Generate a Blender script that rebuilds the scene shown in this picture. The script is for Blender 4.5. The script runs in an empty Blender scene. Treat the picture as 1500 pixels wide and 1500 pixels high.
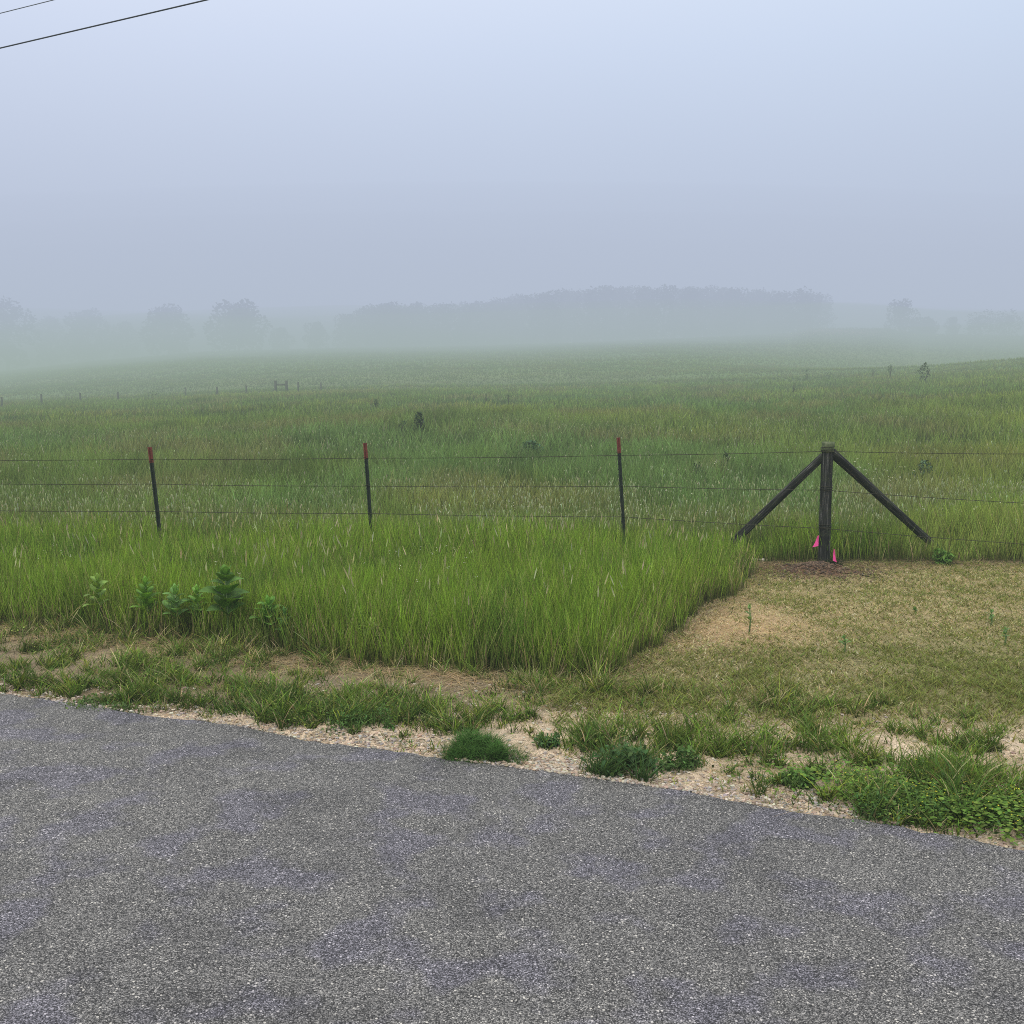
import bpy, bmesh, math, random
import numpy as np
from mathutils import Vector, Matrix
R = math.radians
rng = np.random.default_rng(7)
random.seed(7)
S = bpy.context.scene
COL = S.collection

# ------------------------------------------------------------------ camera
HC, PITCH, F = 1.75, R(6.64), 1504.0
sp, cp = math.sin(PITCH), math.cos(PITCH)
cd = bpy.data.cameras.new('camera'); cam = bpy.data.objects.new('camera', cd); COL.objects.link(cam)
cam.location = (0, 0, HC); cam.rotation_euler = (R(90) - PITCH, 0, 0)
cd.sensor_width = 36; cd.lens = 36 * F / 1500; cd.clip_start = 0.05; cd.clip_end = 6000
S.camera = cam

def P(X, Y, d):
    """world point seen at photo pixel X, Y at depth y = d"""
    yc = (750 - Y) / F; xc = (X - 750) / F; k = cp + yc * sp
    return Vector((xc / k * d, d, HC + d * (-sp + yc * cp) / k))
def G(X, Y, z=0.0):
    yc = (750 - Y) / F; k = cp + yc * sp
    d = (z - HC) / ((-sp + yc * cp) / k)
    return P(X, Y, d)
def to_px(x, y, z=0.0):
    dz = z - HC
    f = y * cp - dz * sp; u = y * sp + dz * cp
    f = np.maximum(f, 0.05)
    return 750 + F * x / f, 750 - F * u / f

# ------------------------------------------------------------------ noise
_T = rng.random((256, 256))
def vnoise(x, y):
    xi = np.floor(x).astype(int); yi = np.floor(y).astype(int)
    fx = x - xi; fy = y - yi; fx = fx * fx * (3 - 2 * fx); fy = fy * fy * (3 - 2 * fy)
    a = _T[xi % 256, yi % 256]; b = _T[(xi + 1) % 256, yi % 256]
    c = _T[xi % 256, (yi + 1) % 256]; d = _T[(xi + 1) % 256, (yi + 1) % 256]
    return (a * (1 - fx) + b * fx) * (1 - fy) + (c * (1 - fx) + d * fx) * fy
def fbm(x, y, o=4):
    x = np.asarray(x, float); y = np.asarray(y, float)
    s = 0; a = .5; t = 0
    for i in range(o):
        s = s + a * vnoise(x + 17.3 * i, y + 9.1 * i); t += a; a *= .5; x = x * 2.03; y = y * 2.03
    return s / t
def sstep(a, b, t):
    t = np.clip((t - a) / (b - a), 0, 1); return t * t * (3 - 2 * t)

# ------------------------------------------------------------------ layout lines (ground plan)
def line(pts, left=None, right=None):
    g = [G(a, b) for a, b in pts]
    xs = [p.x for p in g]; ys = [p.y for p in g]
    if left: xs = left[0] + xs; ys = left[1] + ys
    if right: xs = xs + right[0]; ys = ys + right[1]
    return np.array(xs), np.array(ys)
EX, EY = line([(0,1015),(100,1028),(200,1042),(330,1058),(450,1082),(600,1098),(700,1115),(850,1135),(1000,1156),(1150,1183),(1260,1195),(1400,1220),(1500,1240)],
              ([-1500,-60,-15,-8],[14,9,7.6,6.9]), ([3.2,6,14,60,1500],[3.3,2.3,.6,-3,-30]))
TX, TY = line([(0,918),(120,924),(200,932),(330,948),(450,962),(600,976),(700,986),(800,995),(880,998)],
              ([-1500,-60,-15,-8],[16,11,9.6,8.8]), ([1.0,1500],[5.9,5.9]))
# right-hand edge of the unmown strip: x as a function of y
g_ = [G(a, b) for a, b in [(885,998),(925,965),(985,925),(1040,885),(1085,855),(1103,835)]]
CY = np.array([0] + [p.y for p in g_] + [30.0]); CX = np.array([g_[0].x] + [p.x for p in g_] + [g_[-1].x])
FY = 10.5
def edge_y(x): return np.interp(x, EX, EY)
def tall_y(x): return np.interp(x, TX, TY)
def corner_x(y): return np.interp(y, CY, CX)
def road_y(x): return edge_y(x) + .05 * (fbm(x * 2.2 + 40, x * 0 + 3) - .5) * 2 + .03 * (fbm(x * 14, x * 0 + 8, 3) - .5) * 2

# ------------------------------------------------------------------ terrain
CRX = np.array([-900,0,200,400,600,750,900,1050,1200,1350,1500,2400])
CRY = np.array([600,585,578,567,562,560,557,552,546,538,526,505])
FAX = np.array([-900,0,150,300,500,700,900,1050,1150,1180,1290,1340,1500,2400])
FAY = np.array([560,545,529,516,510,507,500,494,488,481,481,489,492,500])
def slope_of(Y):
    yc = (750 - Y) / F; return (-sp + yc * cp) / (cp + yc * sp)
DC, DF = 100.0, 260.0
def terrain(x, y):
    x = np.asarray(x, float); y = np.asarray(y, float)
    u = x / np.maximum(y, 14.0)
    X = 750 + F * np.clip(u, -1.1, 1.1)
    zc = HC + DC * slope_of(np.interp(X, CRX, CRY))
    zf = HC + DF * slope_of(np.interp(X, FAX, FAY))
    t = np.clip((y - 13) / (DC - 13), 0, 1)
    z = zc * t ** 1.12
    dip = 2.0 * sstep(900, 1450, X)
    z = z - dip * sstep(DC, DC + 35, y)
    z = z + (zf - zc + dip) * np.clip((y - DC + 6) / (DF - DC + 6), 0, 1) ** (1.0 + .5 * sstep(900, 1450, X))
    z = z - 3 * sstep(DF + 5, DF + 120, y)
    amp = sstep(12, 40, y)
    z = z + amp * (.35 * (fbm(x * .06, y * .06) - .5) + .10 * (fbm(x * .4, y * .4) - .5))
    # shoulder falls a little from the asphalt, small bumps
    e = edge_y(x)
    off = sstep(0, .12, y - e)
    z = z - .022 + off * (.012 + .05 * (fbm(x * 2.3, y * 2.3) - .5) + .018 * (fbm(x * 11, y * 11) - .5))
    # soil thrown up round the corner post
    z = z + .07 * np.exp(-(((x - MX) / .33) ** 2 + ((y - MY) / .28) ** 2)) * (0.6 + .8 * fbm(x * 9, y * 9))
    back = sstep(0, -1.0, y - (e - 7.2))
    return z - .03 * back
mm = G(1195, 836); MX, MY = mm.x, mm.y
def hit(X, Y):
    """where the view ray through a photo pixel meets the terrain"""
    d = 3.0
    while d < 400:
        p = P(X, Y, d)
        if p.z <= float(terrain(p.x, p.y)): return Vector((p.x, p.y, float(terrain(p.x, p.y))))
        d *= 1.004
    return P(X, Y, 200)

# ------------------------------------------------------------------ objects helpers
def tag(o, label=None, cat=None, group=None, kind=None):
    if label: o['label'] = label
    if cat: o['category'] = cat
    if group: o['group'] = group
    if kind: o['kind'] = kind
    return o
def np_mesh(name, V, Q, col=None, mat=None, parent=None, smooth=False):
    """V (n,3), Q (m,4) quads or (m,3) tris"""
    me = bpy.data.meshes.new(name)
    V = np.asarray(V, np.float32); Q = np.asarray(Q, np.int32); k = Q.shape[1]
    me.vertices.add(len(V)); me.vertices.foreach_set('co', V.ravel())
    me.loops.add(Q.size); me.loops.foreach_set('vertex_index', Q.ravel())
    me.polygons.add(len(Q)); me.polygons.foreach_set('loop_start', np.arange(0, Q.size, k, dtype=np.int32))
    me.polygons.foreach_set('use_smooth', np.full(len(Q), smooth))
    me.update(calc_edges=True)
    if col is not None:
        a = me.color_attributes.new('Col', 'FLOAT_COLOR', 'POINT')
        c = np.ones((len(V), 4), np.float32); c[:, :3] = col
        a.data.foreach_set('color', c.ravel())
    if mat: me.materials.append(mat)
    o = bpy.data.objects.new(name, me); COL.objects.link(o); o.parent = parent
    return o
def py_mesh(name, V, Fc, mat=None, parent=None, smooth=True):
    me = bpy.data.meshes.new(name); me.from_pydata([tuple(v) for v in V], [], Fc); me.update()
    for p in me.polygons: p.use_smooth = smooth
    if mat: me.materials.append(mat)
    o = bpy.data.objects.new(name, me); COL.objects.link(o); o.parent = parent
    return o
def empty(name, loc, rz=0):
    o = bpy.data.objects.new(name, None); COL.objects.link(o); o.location = loc; o.rotation_euler = (0, 0, rz); o.empty_display_size = .2
    return o

# ------------------------------------------------------------------ materials
def newmat(name):
    m = bpy.data.materials.new(name); m.use_nodes = True
    nt = m.node_tree; nt.nodes.clear(); return m, nt, nt.nodes, nt.links
def N(ns, t, **kw):
    n = ns.new(t)
    for k, v in kw.items():
        if k in n.inputs.keys() if hasattr(n.inputs, 'keys') else False: n.inputs[k].default_value = v
        else: setattr(n, k, v)
    return n
def ramp(ns, stops):
    r = ns.new('ShaderNodeValToRGB'); e = r.color_ramp.elements
    while len(e) < len(stops): e.new(.5)
    for i, (p, c) in enumerate(stops):
        e[i].position = p; e[i].color = (*c, 1) if len(c) == 3 else c
    return r
def mixc(ns, ls, a, b, f, mode='MIX'):
    m = ns.new('ShaderNodeMix'); m.data_type = 'RGBA'; m.blend_type = mode
    for s, v in ((m.inputs[6], a), (m.inputs[7], b), (m.inputs[0], f)):
        if hasattr(v, 'links') or hasattr(v, 'is_linked'): ls.new(v, s)
        elif isinstance(v, tuple): s.default_value = (*v, 1)
        else: s.default_value = v
    return m.outputs[2]

def foliage_mat(name, trans=.35, rough=.55, spec=.25, tint=(1,1,1)):
    m, nt, ns, ls = newmat(name)
    at = ns.new('ShaderNodeAttribute'); at.attribute_name = 'Col'
    geo = ns.new('ShaderNodeNewGeometry')
    no = N(ns, 'ShaderNodeTexNoise'); no.inputs['Scale'].default_value = 35
    ls.new(geo.outputs['Position'], no.inputs['Vector'])
    rp = ramp(ns, [(.3, (.8,.8,.8)), (.7, (1.2,1.2,1.15))]); ls.new(no.outputs['Fac'], rp.inputs[0])
    c = mixc(ns, ls, at.outputs['Color'], rp.outputs[0], 1.0, 'MULTIPLY')
    b = ns.new('ShaderNodeBsdfPrincipled'); b.inputs['Roughness'].default_value = rough
    b.inputs['Specular IOR Level'].default_value = spec
    ls.new(c, b.inputs['Base Color'])
    t = ns.new('ShaderNodeBsdfTranslucent')
    c2 = mixc(ns, ls, c, (1.15, 1.1, .55), 1.0, 'MULTIPLY'); ls.new(c2, t.inputs['Color'])
    mx = ns.new('ShaderNodeMixShader'); mx.inputs[0].default_value = trans
    ls.new(b.outputs[0], mx.inputs[1]); ls.new(t.outputs[0], mx.inputs[2])
    o = ns.new('ShaderNodeOutputMaterial'); ls.new(mx.outputs[0], o.inputs[0])
    return m
M_GRASS = foliage_mat('grass_blades', .35, .7, .10)
M_LEAF = foliage_mat('broad_leaves', .3, .6, .14)
M_CROWN = foliage_mat('tree_foliage', .15, .8, .1)

def solid(name, c1, c2, scale=20, rough=.7, bump=.2, stretch=(1,1,1), metal=0, spec=.3, detail=6):
    m, nt, ns, ls = newmat(name)
    tc = ns.new('ShaderNodeTexCoord'); mp = ns.new('ShaderNodeMapping'); mp.inputs['Scale'].default_value = stretch
    ls.new(tc.outputs['Object'], mp.inputs[0])
    no = ns.new('ShaderNodeTexNoise'); no.inputs['Scale'].default_value = scale; no.inputs['Detail'].default_value = detail
    ls.new(mp.outputs[0], no.inputs['Vector'])
    rp = ramp(ns, [(.33, c1), (.67, c2)]); ls.new(no.outputs['Fac'], rp.inputs[0])
    b = ns.new('ShaderNodeBsdfPrincipled'); b.inputs['Roughness'].default_value = rough; b.inputs['Metallic'].default_value = metal
    b.inputs['Specular IOR Level'].default_value = spec
    ls.new(rp.outputs[0], b.inputs['Base Color'])
    bp = ns.new('ShaderNodeBump'); bp.inputs['Strength'].default_value = bump; bp.inputs['Distance'].default_value = .01
    ls.new(no.outputs['Fac'], bp.inputs['Height']); ls.new(bp.outputs[0], b.inputs['Normal'])
    o = ns.new('ShaderNodeOutputMaterial'); ls.new(b.outputs[0], o.inputs[0])
    return m

def wood_mat():
    m, nt, ns, ls = newmat('weathered_wood')
    tc = ns.new('ShaderNodeTexCoord'); mp = ns.new('ShaderNodeMapping'); mp.inputs['Scale'].default_value = (1, 1, .045)
    ls.new(tc.outputs['Object'], mp.inputs[0])
    no = ns.new('ShaderNodeTexNoise'); no.inputs['Scale'].default_value = 60; no.inputs['Detail'].default_value = 8; no.inputs['Roughness'].default_value = .65
    ls.new(mp.outputs[0], no.inputs['Vector'])
    rp = ramp(ns, [(.36, (.003,.003,.004)), (.47, (.012,.012,.012)), (.57, (.04,.04,.038)), (.70, (.17,.17,.16))]); ls.new(no.outputs['Fac'], rp.inputs[0])
    n2 = ns.new('ShaderNodeTexNoise'); n2.inputs['Scale'].default_value = 9; n2.inputs['Detail'].default_value = 5
    ls.new(tc.outputs['Object'], n2.inputs['Vector'])
    r2 = ramp(ns, [(.5, (0,0,0)), (.68, (1,1,1))]); ls.new(n2.outputs['Fac'], r2.inputs[0])
    c = mixc(ns, ls, rp.outputs[0], (.035,.045,.022), mixc(ns, ls, (0.,0.,0.), r2.outputs[0], .6))
    b = ns.new('ShaderNodeBsdfPrincipled'); b.inputs['Roughness'].default_value = .85; b.inputs['Specular IOR Level'].default_value = .2
    ls.new(c, b.inputs['Base Color'])
    bp = ns.new('ShaderNodeBump'); bp.inputs['Strength'].default_value = .9; bp.inputs['Distance'].default_value = .012
    ls.new(no.outputs['Fac'], bp.inputs['Height']); ls.new(bp.outputs[0], b.inputs['Normal'])
    o = ns.new('ShaderNodeOutputMaterial'); ls.new(b.outputs[0], o.inputs[0])
    return m
M_WOOD = wood_mat()
M_SAWN = solid('mossy_sawn_end', (.06,.085,.035), (.13,.15,.08), 40)
M_POST = solid('dark_green_steel', (.004,.010,.007), (.018,.026,.020), 30, .5, .05)
M_RED = solid('red_paint', (.10,.022,.016), (.17,.036,.027), 30, .6, .05)
M_WIRE = solid('rusty_wire', (.02,.018,.012), (.05,.045,.03), 60, .6, .05, metal=.3)
M_CABLE = solid('cable', (.015,.018,.022), (.03,.033,.038), 20, .6, 0)
M_CABLE2 = solid('bare_cable', (.10,.11,.13), (.16,.17,.19), 20, .6, 0)
M_PINK = solid('pink_vinyl', (.78,.055,.27), (.90,.11,.38), 25, .45, .15)
M_FARPOST = solid('far_post', (.03,.03,.028), (.06,.06,.055), 10)
M_BARK = solid('bark', (.035,.03,.025), (.08,.07,.055), 4)
M_STONE = solid('pale_stone', (.35,.31,.25), (.55,.50,.42), 30)

# ---- asphalt
def asphalt():
    m, nt, ns, ls = newmat('asphalt')
    geo = ns.new('ShaderNodeNewGeometry'); pos = geo.outputs['Position']
    def vor(scale, feature='F1'):
        v = ns.new('ShaderNodeTexVoronoi'); v.inputs['Scale'].default_value = scale; v.feature = feature; ls.new(pos, v.inputs['Vector']); return v
    def noi(scale, d=4):
        v = ns.new('ShaderNodeTexNoise'); v.inputs['Scale'].default_value = scale; v.inputs['Detail'].default_value = d; ls.new(pos, v.inputs['Vector']); return v
    v1 = vor(235); bw = ns.new('ShaderNodeSeparateColor'); ls.new(v1.outputs['Color'], bw.inputs[0])
    r1 = ramp(ns, [(0, (.045,.045,.046)), (.35, (.13,.13,.131)), (.7, (.235,.234,.234)), (.92, (.35,.346,.342)), (1, (.56,.55,.53))]); ls.new(bw.outputs[0], r1.inputs[0])
    # dark binder between the stones
    rd = ramp(ns, [(.0, (1,1,1)), (.42, (1,1,1)), (.72, (.25,.25,.26))]); ls.new(v1.outputs['Distance'], rd.inputs[0])
    mt = ns.new('ShaderNodeMath'); mt.operation = 'MULTIPLY'; mt.inputs[1].default_value = 1.0
    c = mixc(ns, ls, r1.outputs[0], rd.outputs[0], 1.0, 'MULTIPLY')
    # bigger pale stones
    v2 = vor(85); b2 = ns.new('ShaderNodeSeparateColor'); ls.new(v2.outputs['Color'], b2.inputs[0])
    m1 = ramp(ns, [(.90, (0,0,0)), (.92, (1,1,1))]); ls.new(b2.outputs[0], m1.inputs[0])
    m2 = ramp(ns, [(.28, (1,1,1)), (.36, (0,0,0))]); ls.new(v2.outputs['Distance'], m2.inputs[0])
    mk = mixc(ns, ls, m1.outputs[0], m2.outputs[0], 1.0, 'MULTIPLY')
    c = mixc(ns, ls, c, (.58,.565,.53), mk)
    # medium mottling
    n1 = noi(6, 6); rr = ramp(ns, [(.3, (.86,.86,.87)), (.7, (1.12,1.12,1.11))]); ls.new(n1.outputs['Fac'], rr.inputs[0])
    c = mixc(ns, ls, c, rr.outputs[0], 1.0, 'MULTIPLY')
    n0 = noi(.6, 3); r0 = ramp(ns, [(.35, (.92,.92,.93)), (.65, (1.06,1.06,1.05))]); ls.new(n0.outputs['Fac'], r0.inputs[0])
    c = mixc(ns, ls, c, r0.outputs[0], 1.0, 'MULTIPLY')
    n5 = noi(1.7, 7); r5 = ramp(ns, [(.36, (.80,.80,.81)), (.46, (1,1,1)), (.64, (1,1,1)), (.74, (1.10,1.10,1.09))]); ls.new(n5.outputs['Fac'], r5.inputs[0])
    c = mixc(ns, ls, c, r5.outputs[0], .7, 'MULTIPLY')
    # faint violet cast in patches
    n3 = noi(3.2, 5); r3 = ramp(ns, [(.50, (1.02,1.0,.96)), (.60, (.97,.94,1.11))]); ls.new(n3.outputs['Fac'], r3.inputs[0])
    c = mixc(ns, ls, c, r3.outputs[0], .8, 'MULTIPLY')
    b = ns.new('ShaderNodeBsdfPrincipled'); b.inputs['Roughness'].default_value = .8; b.inputs['Specular IOR Level'].default_value = .3
    ls.new(c, b.inputs['Base Color'])
    bp = ns.new('ShaderNodeBump'); bp.inputs['Strength'].default_value = .8; bp.inputs['Distance'].default_value = .004; bp.invert = True
    ls.new(v1.outputs['Distance'], bp.inputs['Height']); ls.new(bp.outputs[0], b.inputs['Normal'])
    o = ns.new('ShaderNodeOutputMaterial'); ls.new(b.outputs[0], o.inputs[0])
    return m
M_ASPH = asphalt()

# ---- ground: zone colour (point attribute) times procedural grain
def ground_mat():
    m, nt, ns, ls = newmat('ground_soil_and_turf')
    at = ns.new('ShaderNodeAttribute'); at.attribute_name = 'Col'
    geo = ns.new('ShaderNodeNewGeometry'); pos = geo.outputs['Position']
    c = at.outputs['Color']
    for sc, lo, hi, d in ((140, .45, 1.55, 6), (22, .8, 1.2, 5), (1.1, .88, 1.12, 4), (.09, .85, 1.15, 4)):
        n = ns.new('ShaderNodeTexNoise'); n.inputs['Scale'].default_value = sc; n.inputs['Detail'].default_value = d; ls.new(pos, n.inputs['Vector'])
        r = ramp(ns, [(.32, (lo,)*3), (.68, (hi,)*3)]); ls.new(n.outputs['Fac'], r.inputs[0])
        c = mixc(ns, ls, c, r.outputs[0], 1.0, 'MULTIPLY')
        if sc == 140: nb = n
    b = ns.new('ShaderNodeBsdfPrincipled'); b.inputs['Roughness'].default_value = .95; b.inputs['Specular IOR Level'].default_value = .1
    ls.new(c, b.inputs['Base Color'])
    bp = ns.new('ShaderNodeBump'); bp.inputs['Strength'].default_value = .6; bp.inputs['Distance'].default_value = .01
    ls.new(nb.outputs['Fac'], bp.inputs['Height']); ls.new(bp.outputs[0], b.inputs['Normal'])
    o = ns.new('ShaderNodeOutputMaterial'); ls.new(b.outputs[0], o.inputs[0])
    return m
M_GROUND = ground_mat()

# ------------------------------------------------------------------ ground sheet
def geo_axis(a, step, end, g=1.07):
    out = []; 
    while abs(a) < abs(end): out.append(a); a += step; step *= g
    out.append(end); return out
xs = np.array(sorted(set([-v for v in geo_axis(6.6, .06, 2400, 1.075)] + list(np.arange(-6.5, 6.55, .06)) + geo_axis(6.6, .06, 2400, 1.075))))
ys = np.array(sorted(set([-2400, -800, -200, -60, -20, -10, -6, -4, -3, -2, -1, 0, 1, 2] + list(np.arange(2.6, 12, .06)) + geo_axis(12.0, .08, 2400, 1.022))))
gx, gy = np.meshgrid(xs, ys)
gz = terrain(gx, gy)
def in_tall(x, y, soft=0.0):
    n = .15 * (fbm(x * 3.1, y * 3.1, 4) - .5) * 2 + .16 * (fbm(x * 13, y * 13 + 20, 2) - .5)
    left = (y > tall_y(x) + n) & (x < corner_x(y) + n)
    return (left | (y > FY - .02 + n * .7)) 
def mown_f(x, y):     # 1 = mown lawn on the right
    return sstep(-.05, .1, x - corner_x(y)) * (y < FY)
STRAW = np.array([.30,.235,.13]); SAND = np.array([.56,.45,.33]); SOIL = np.array([.11,.065,.04]); DUFF = np.array([.12,.095,.055])
TURF = np.array([.045,.062,.022]); MEAD = np.array([.095,.15,.05])
def zone_col(x, y):
    X, Y = to_px(x, y)
    n = fbm(x * 1.7, y * 1.7); n2 = fbm(x * 6, y * 6)
    c = np.empty(x.shape + (3,))
    c[:] = SAND
    def lay(col, f):
        nonlocal c
        f = np.clip(f, 0, 1)[..., None]; c = c * (1 - f) + np.asarray(col) * f
    lay([.40,.31,.21], sstep(.45, .7, n))
    lay([.20,.165,.095], sstep(.56, .66, n2) * .5)
    mw = mown_f(x, y)
    lay([.28,.23,.12], mw * sstep(1090, 1010, Y))
    lay([.17,.16,.075], mw * sstep(900, 960, Y) * sstep(1080, 1030, Y) * .75)
    lay([.38,.255,.15], np.exp(-(((X - 1075) / 130) ** 2 + ((Y - 920) / 34) ** 2)) * .8)
    # brown duff along the foot of the tall grass
    dt = tall_y(x) - y
    lay(DUFF, (1 - mw) * sstep(.24, .0, dt) * .8)
    dcx = x - corner_x(y)
    lay(DUFF, sstep(.22, .0, dcx) * (y > 5.5) * .8)
    dfe = FY - y
    lay([.10,.065,.04], sstep(.30, .02, dfe) * .8); lay([.02,.018,.012], sstep(.16, .0, dfe) * sstep(1290, 1350, X))  # second layer: blackish band painted as shade under the right grass edge
    lay(SOIL, np.exp(-(((x - MX) / .62) ** 2 + ((y - MY) / .40) ** 2)) * 1.5)
    tall = in_tall(x, y).astype(float)
    lay(TURF, tall)
    fr = sstep(35, 90, y)
    big = fbm(x * .035 + 5, y * .02 + 2)
    lay(MEAD, fr); lay([.085,.135,.05], sstep(105, 150, y))
    lay([.12,.13,.06], fr * sstep(.5, .65, big) * .5)
    # ploughed strip on the far hill
    lay([.21,.13,.125], sstep(225, 245, y) * sstep(1130, 1175, X) * sstep(1300, 1265, X))
    back = y < edge_y(x) - 7
    lay([.08,.12,.04], back * 1.0)
    return c
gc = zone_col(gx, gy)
ny, nx = gx.shape
idx = np.arange(ny * nx).reshape(ny, nx)
Q = np.stack([idx[:-1, :-1], idx[:-1, 1:], idx[1:, 1:], idx[1:, :-1]], -1).reshape(-1, 4)
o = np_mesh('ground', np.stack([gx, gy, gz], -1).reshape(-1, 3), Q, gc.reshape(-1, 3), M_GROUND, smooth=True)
tag(o, kind='structure')

# ------------------------------------------------------------------ road
rx = np.array(sorted(set(list(np.arange(-7, 5, .025)) + [-v for v in geo_axis(7.1, .3, 2300, 1.12)] + geo_axis(5.1, .3, 2300, 1.12))))
e = road_y(rx)
rows = [(e + .035, -.05), (e + .008, -.012), (e - .03, .0), (e - .5, .006), (e - 3.3, .03), (e - 6.5, .004), (e - 6.6, -.06)]
V = np.concatenate([np.stack([rx, yy, np.full_like(rx, zz)], -1) for yy, zz in rows])
n = len(rx); idx = np.arange(n * len(rows)).reshape(len(rows), n)
Q = np.stack([idx[:-1, :-1], idx[1:, :-1], idx[1:, 1:], idx[:-1, 1:]], -1).reshape(-1, 4)
tag(np_mesh('road', V, Q, None, M_ASPH, smooth=True), kind='structure')

# ------------------------------------------------------------------ blades
def blades(x, y, h, w, col_root, col_tip, lean=.35, segs=3, z=None, lay=0.0, curl=.5):
    """tapered bent strips; returns V, Q, C"""
    n = len(x)
    if z is None: z = terrain(x, y)
    a = rng.random(n) * 2 * np.pi; f = rng.random(n) * 2 * np.pi
    L = h * lean * (.3 + rng.random(n) * 1.1)
    ldx, ldy = np.cos(a) * L, np.sin(a) * L
    wx, wy = np.cos(f) * w * .5, np.sin(f) * w * .5
    V = np.empty((n, segs + 1, 2, 3)); C = np.empty((n, segs + 1, 2, 3))
    for s in range(segs + 1):
        t = s / segs
        px = x + ldx * (t ** (1 + curl) + lay * t); py = y + ldy * (t ** (1 + curl) + lay * t)
        pz = z - .01 + h * (t - .12 * lean * t ** 3)
        k = (1 - t ** 1.8) * .95 + .05
        V[:, s, 0] = np.stack([px - wx * k, py - wy * k, pz], -1)
        V[:, s, 1] = np.stack([px + wx * k, py + wy * k, pz], -1)
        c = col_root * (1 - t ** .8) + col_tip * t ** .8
        C[:, s, 0] = c; C[:, s, 1] = c
    base = (np.arange(n) * (segs + 1) * 2)[:, None]
    q = np.array([[2 * s, 2 * s + 1, 2 * s + 3, 2 * s + 2] for s in range(segs)])
    Q = (base[:, :, None] + q[None]).reshape(-1, 4)
    return V.reshape(-1, 3), Q, C.reshape(-1, 3)
class Pack:
    def __init__(s): s.V = []; s.Q = []; s.C = []; s.n = 0
    def add(s, v, q, c):
        s.V.append(v); s.Q.append(q + s.n); s.C.append(c); s.n += len(v)
    def build(s, name, mat, parent=None, smooth=False):
        return np_mesh(name, np.concatenate(s.V), np.concatenate(s.Q), np.concatenate(s.C), mat, parent, smooth)
def scatter(n, y0, y1, xl, xr, margin=2.5):
    """n random points in a fan-shaped area, even per ground area"""
    y = np.sqrt(rng.random(n) * (y1 ** 2 - y0 ** 2) + y0 ** 2)
    ua, ub = xl, xr
    x = (ua + (ub - ua) * rng.random(n)) * y
    return x, y
def jit(c, n, s=.18, hue=.08):
    v = 1 + s * rng.standard_normal(n)[:, None]
    hshift = 1 + hue * rng.standard_normal((n, 3))
    return np.clip(np.asarray(c) * v * hshift, .004, .9)
def mixk(a, b, f):
    f = np.clip(f, 0, 1)[:, None]; return np.asarray(a) * (1 - f) + np.asarray(b) * f

# --- tall roadside grass in front of the fence and just behind it
YG = np.array([.225,.37,.04]); DG = np.array([.085,.18,.03]); YY = np.array([.36,.44,.12]); DRY = np.array([.42,.35,.20]); GG = np.array([.185,.25,.085])
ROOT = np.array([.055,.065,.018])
pk = Pack()
_l = P(1066, 803, 11.0); _r = P(1366, 797, 11.1); BF = ((_l.x, 10.75), (_r.x, 10.85))
def tall_patch(N0, y0, y1, hh, w, segs=3, ul=-.72, ur=.72):
    x, y = scatter(N0, y0, y1, ul, ur)
    keep = in_tall(x, y); x, y = x[keep], y[keep]
    pn = fbm(x * 1.3, y * 1.3); x, y, pn = [v[rng.random(len(x)) < np.clip(.45 + 1.1 * pn, 0, 1)] if False else v for v in (x, y, pn)]
    n = len(x)
    big = fbm(x * .7 + 3, y * .7 + 8); med = fbm(x * 2.5, y * 2.5)
    beyond = sstep(FY + .1, FY + 1.3, y - 2.0 * sstep(1280, 1380, to_px(x, y)[0]))
    # distance to the mown edges: grass is shorter there
    dd = np.minimum(y - tall_y(x), np.where(y < FY + .3, corner_x(y) - x, 9)); dd = np.where((y > FY - .1), np.where(x > corner_x(y), y - FY + .1, 9), dd)
    edge = .60 + .40 * sstep(-.05, .35, dd); edge = edge * (1 - .45 * sstep(.75, .25, np.hypot(x - BF[0][0], y - BF[0][1]))) * (1 - .45 * sstep(.75, .25, np.hypot(x - BF[1][0], y - BF[1][1])))
    h = hh * (.55 + .7 * rng.random(n)) * (.45 + .65 * big + .45 * fbm(x * 4.5, y * 4.5, 2)) * edge * (1 - .10 * beyond)
    tip = mixk(YG, DG, sstep(.45, .72, med) * .75)
    tip = mixk(tip, YY, (rng.random(n) < .14) * .8)
    tip = mixk(tip, YY * .9, sstep(1270, 1360, to_px(x, y)[0]) * (y < 12.6) * (.4 + .5 * rng.random(n)))
    # meadow beyond the fence is greyer
    tip = mixk(tip, GG, beyond * (.55 + .35 * rng.random(n)))
    tip = mixk(tip, np.array([.27,.27,.17]), (rng.random(n) < .10 * beyond) * 1.0)
    dry = rng.random(n) < .05 + .14 * sstep(.28, 0, dd)
    tip = mixk(tip, DRY, dry * 1.0)
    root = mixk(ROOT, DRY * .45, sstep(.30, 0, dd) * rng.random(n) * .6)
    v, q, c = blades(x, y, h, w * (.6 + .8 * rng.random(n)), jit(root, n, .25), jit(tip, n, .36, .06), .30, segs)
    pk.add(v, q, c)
tall_patch(170000, 5.6, 9.0, .40, .0058)
tall_patch(115000, 9.0, 13.0, .41, .0080)
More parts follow.
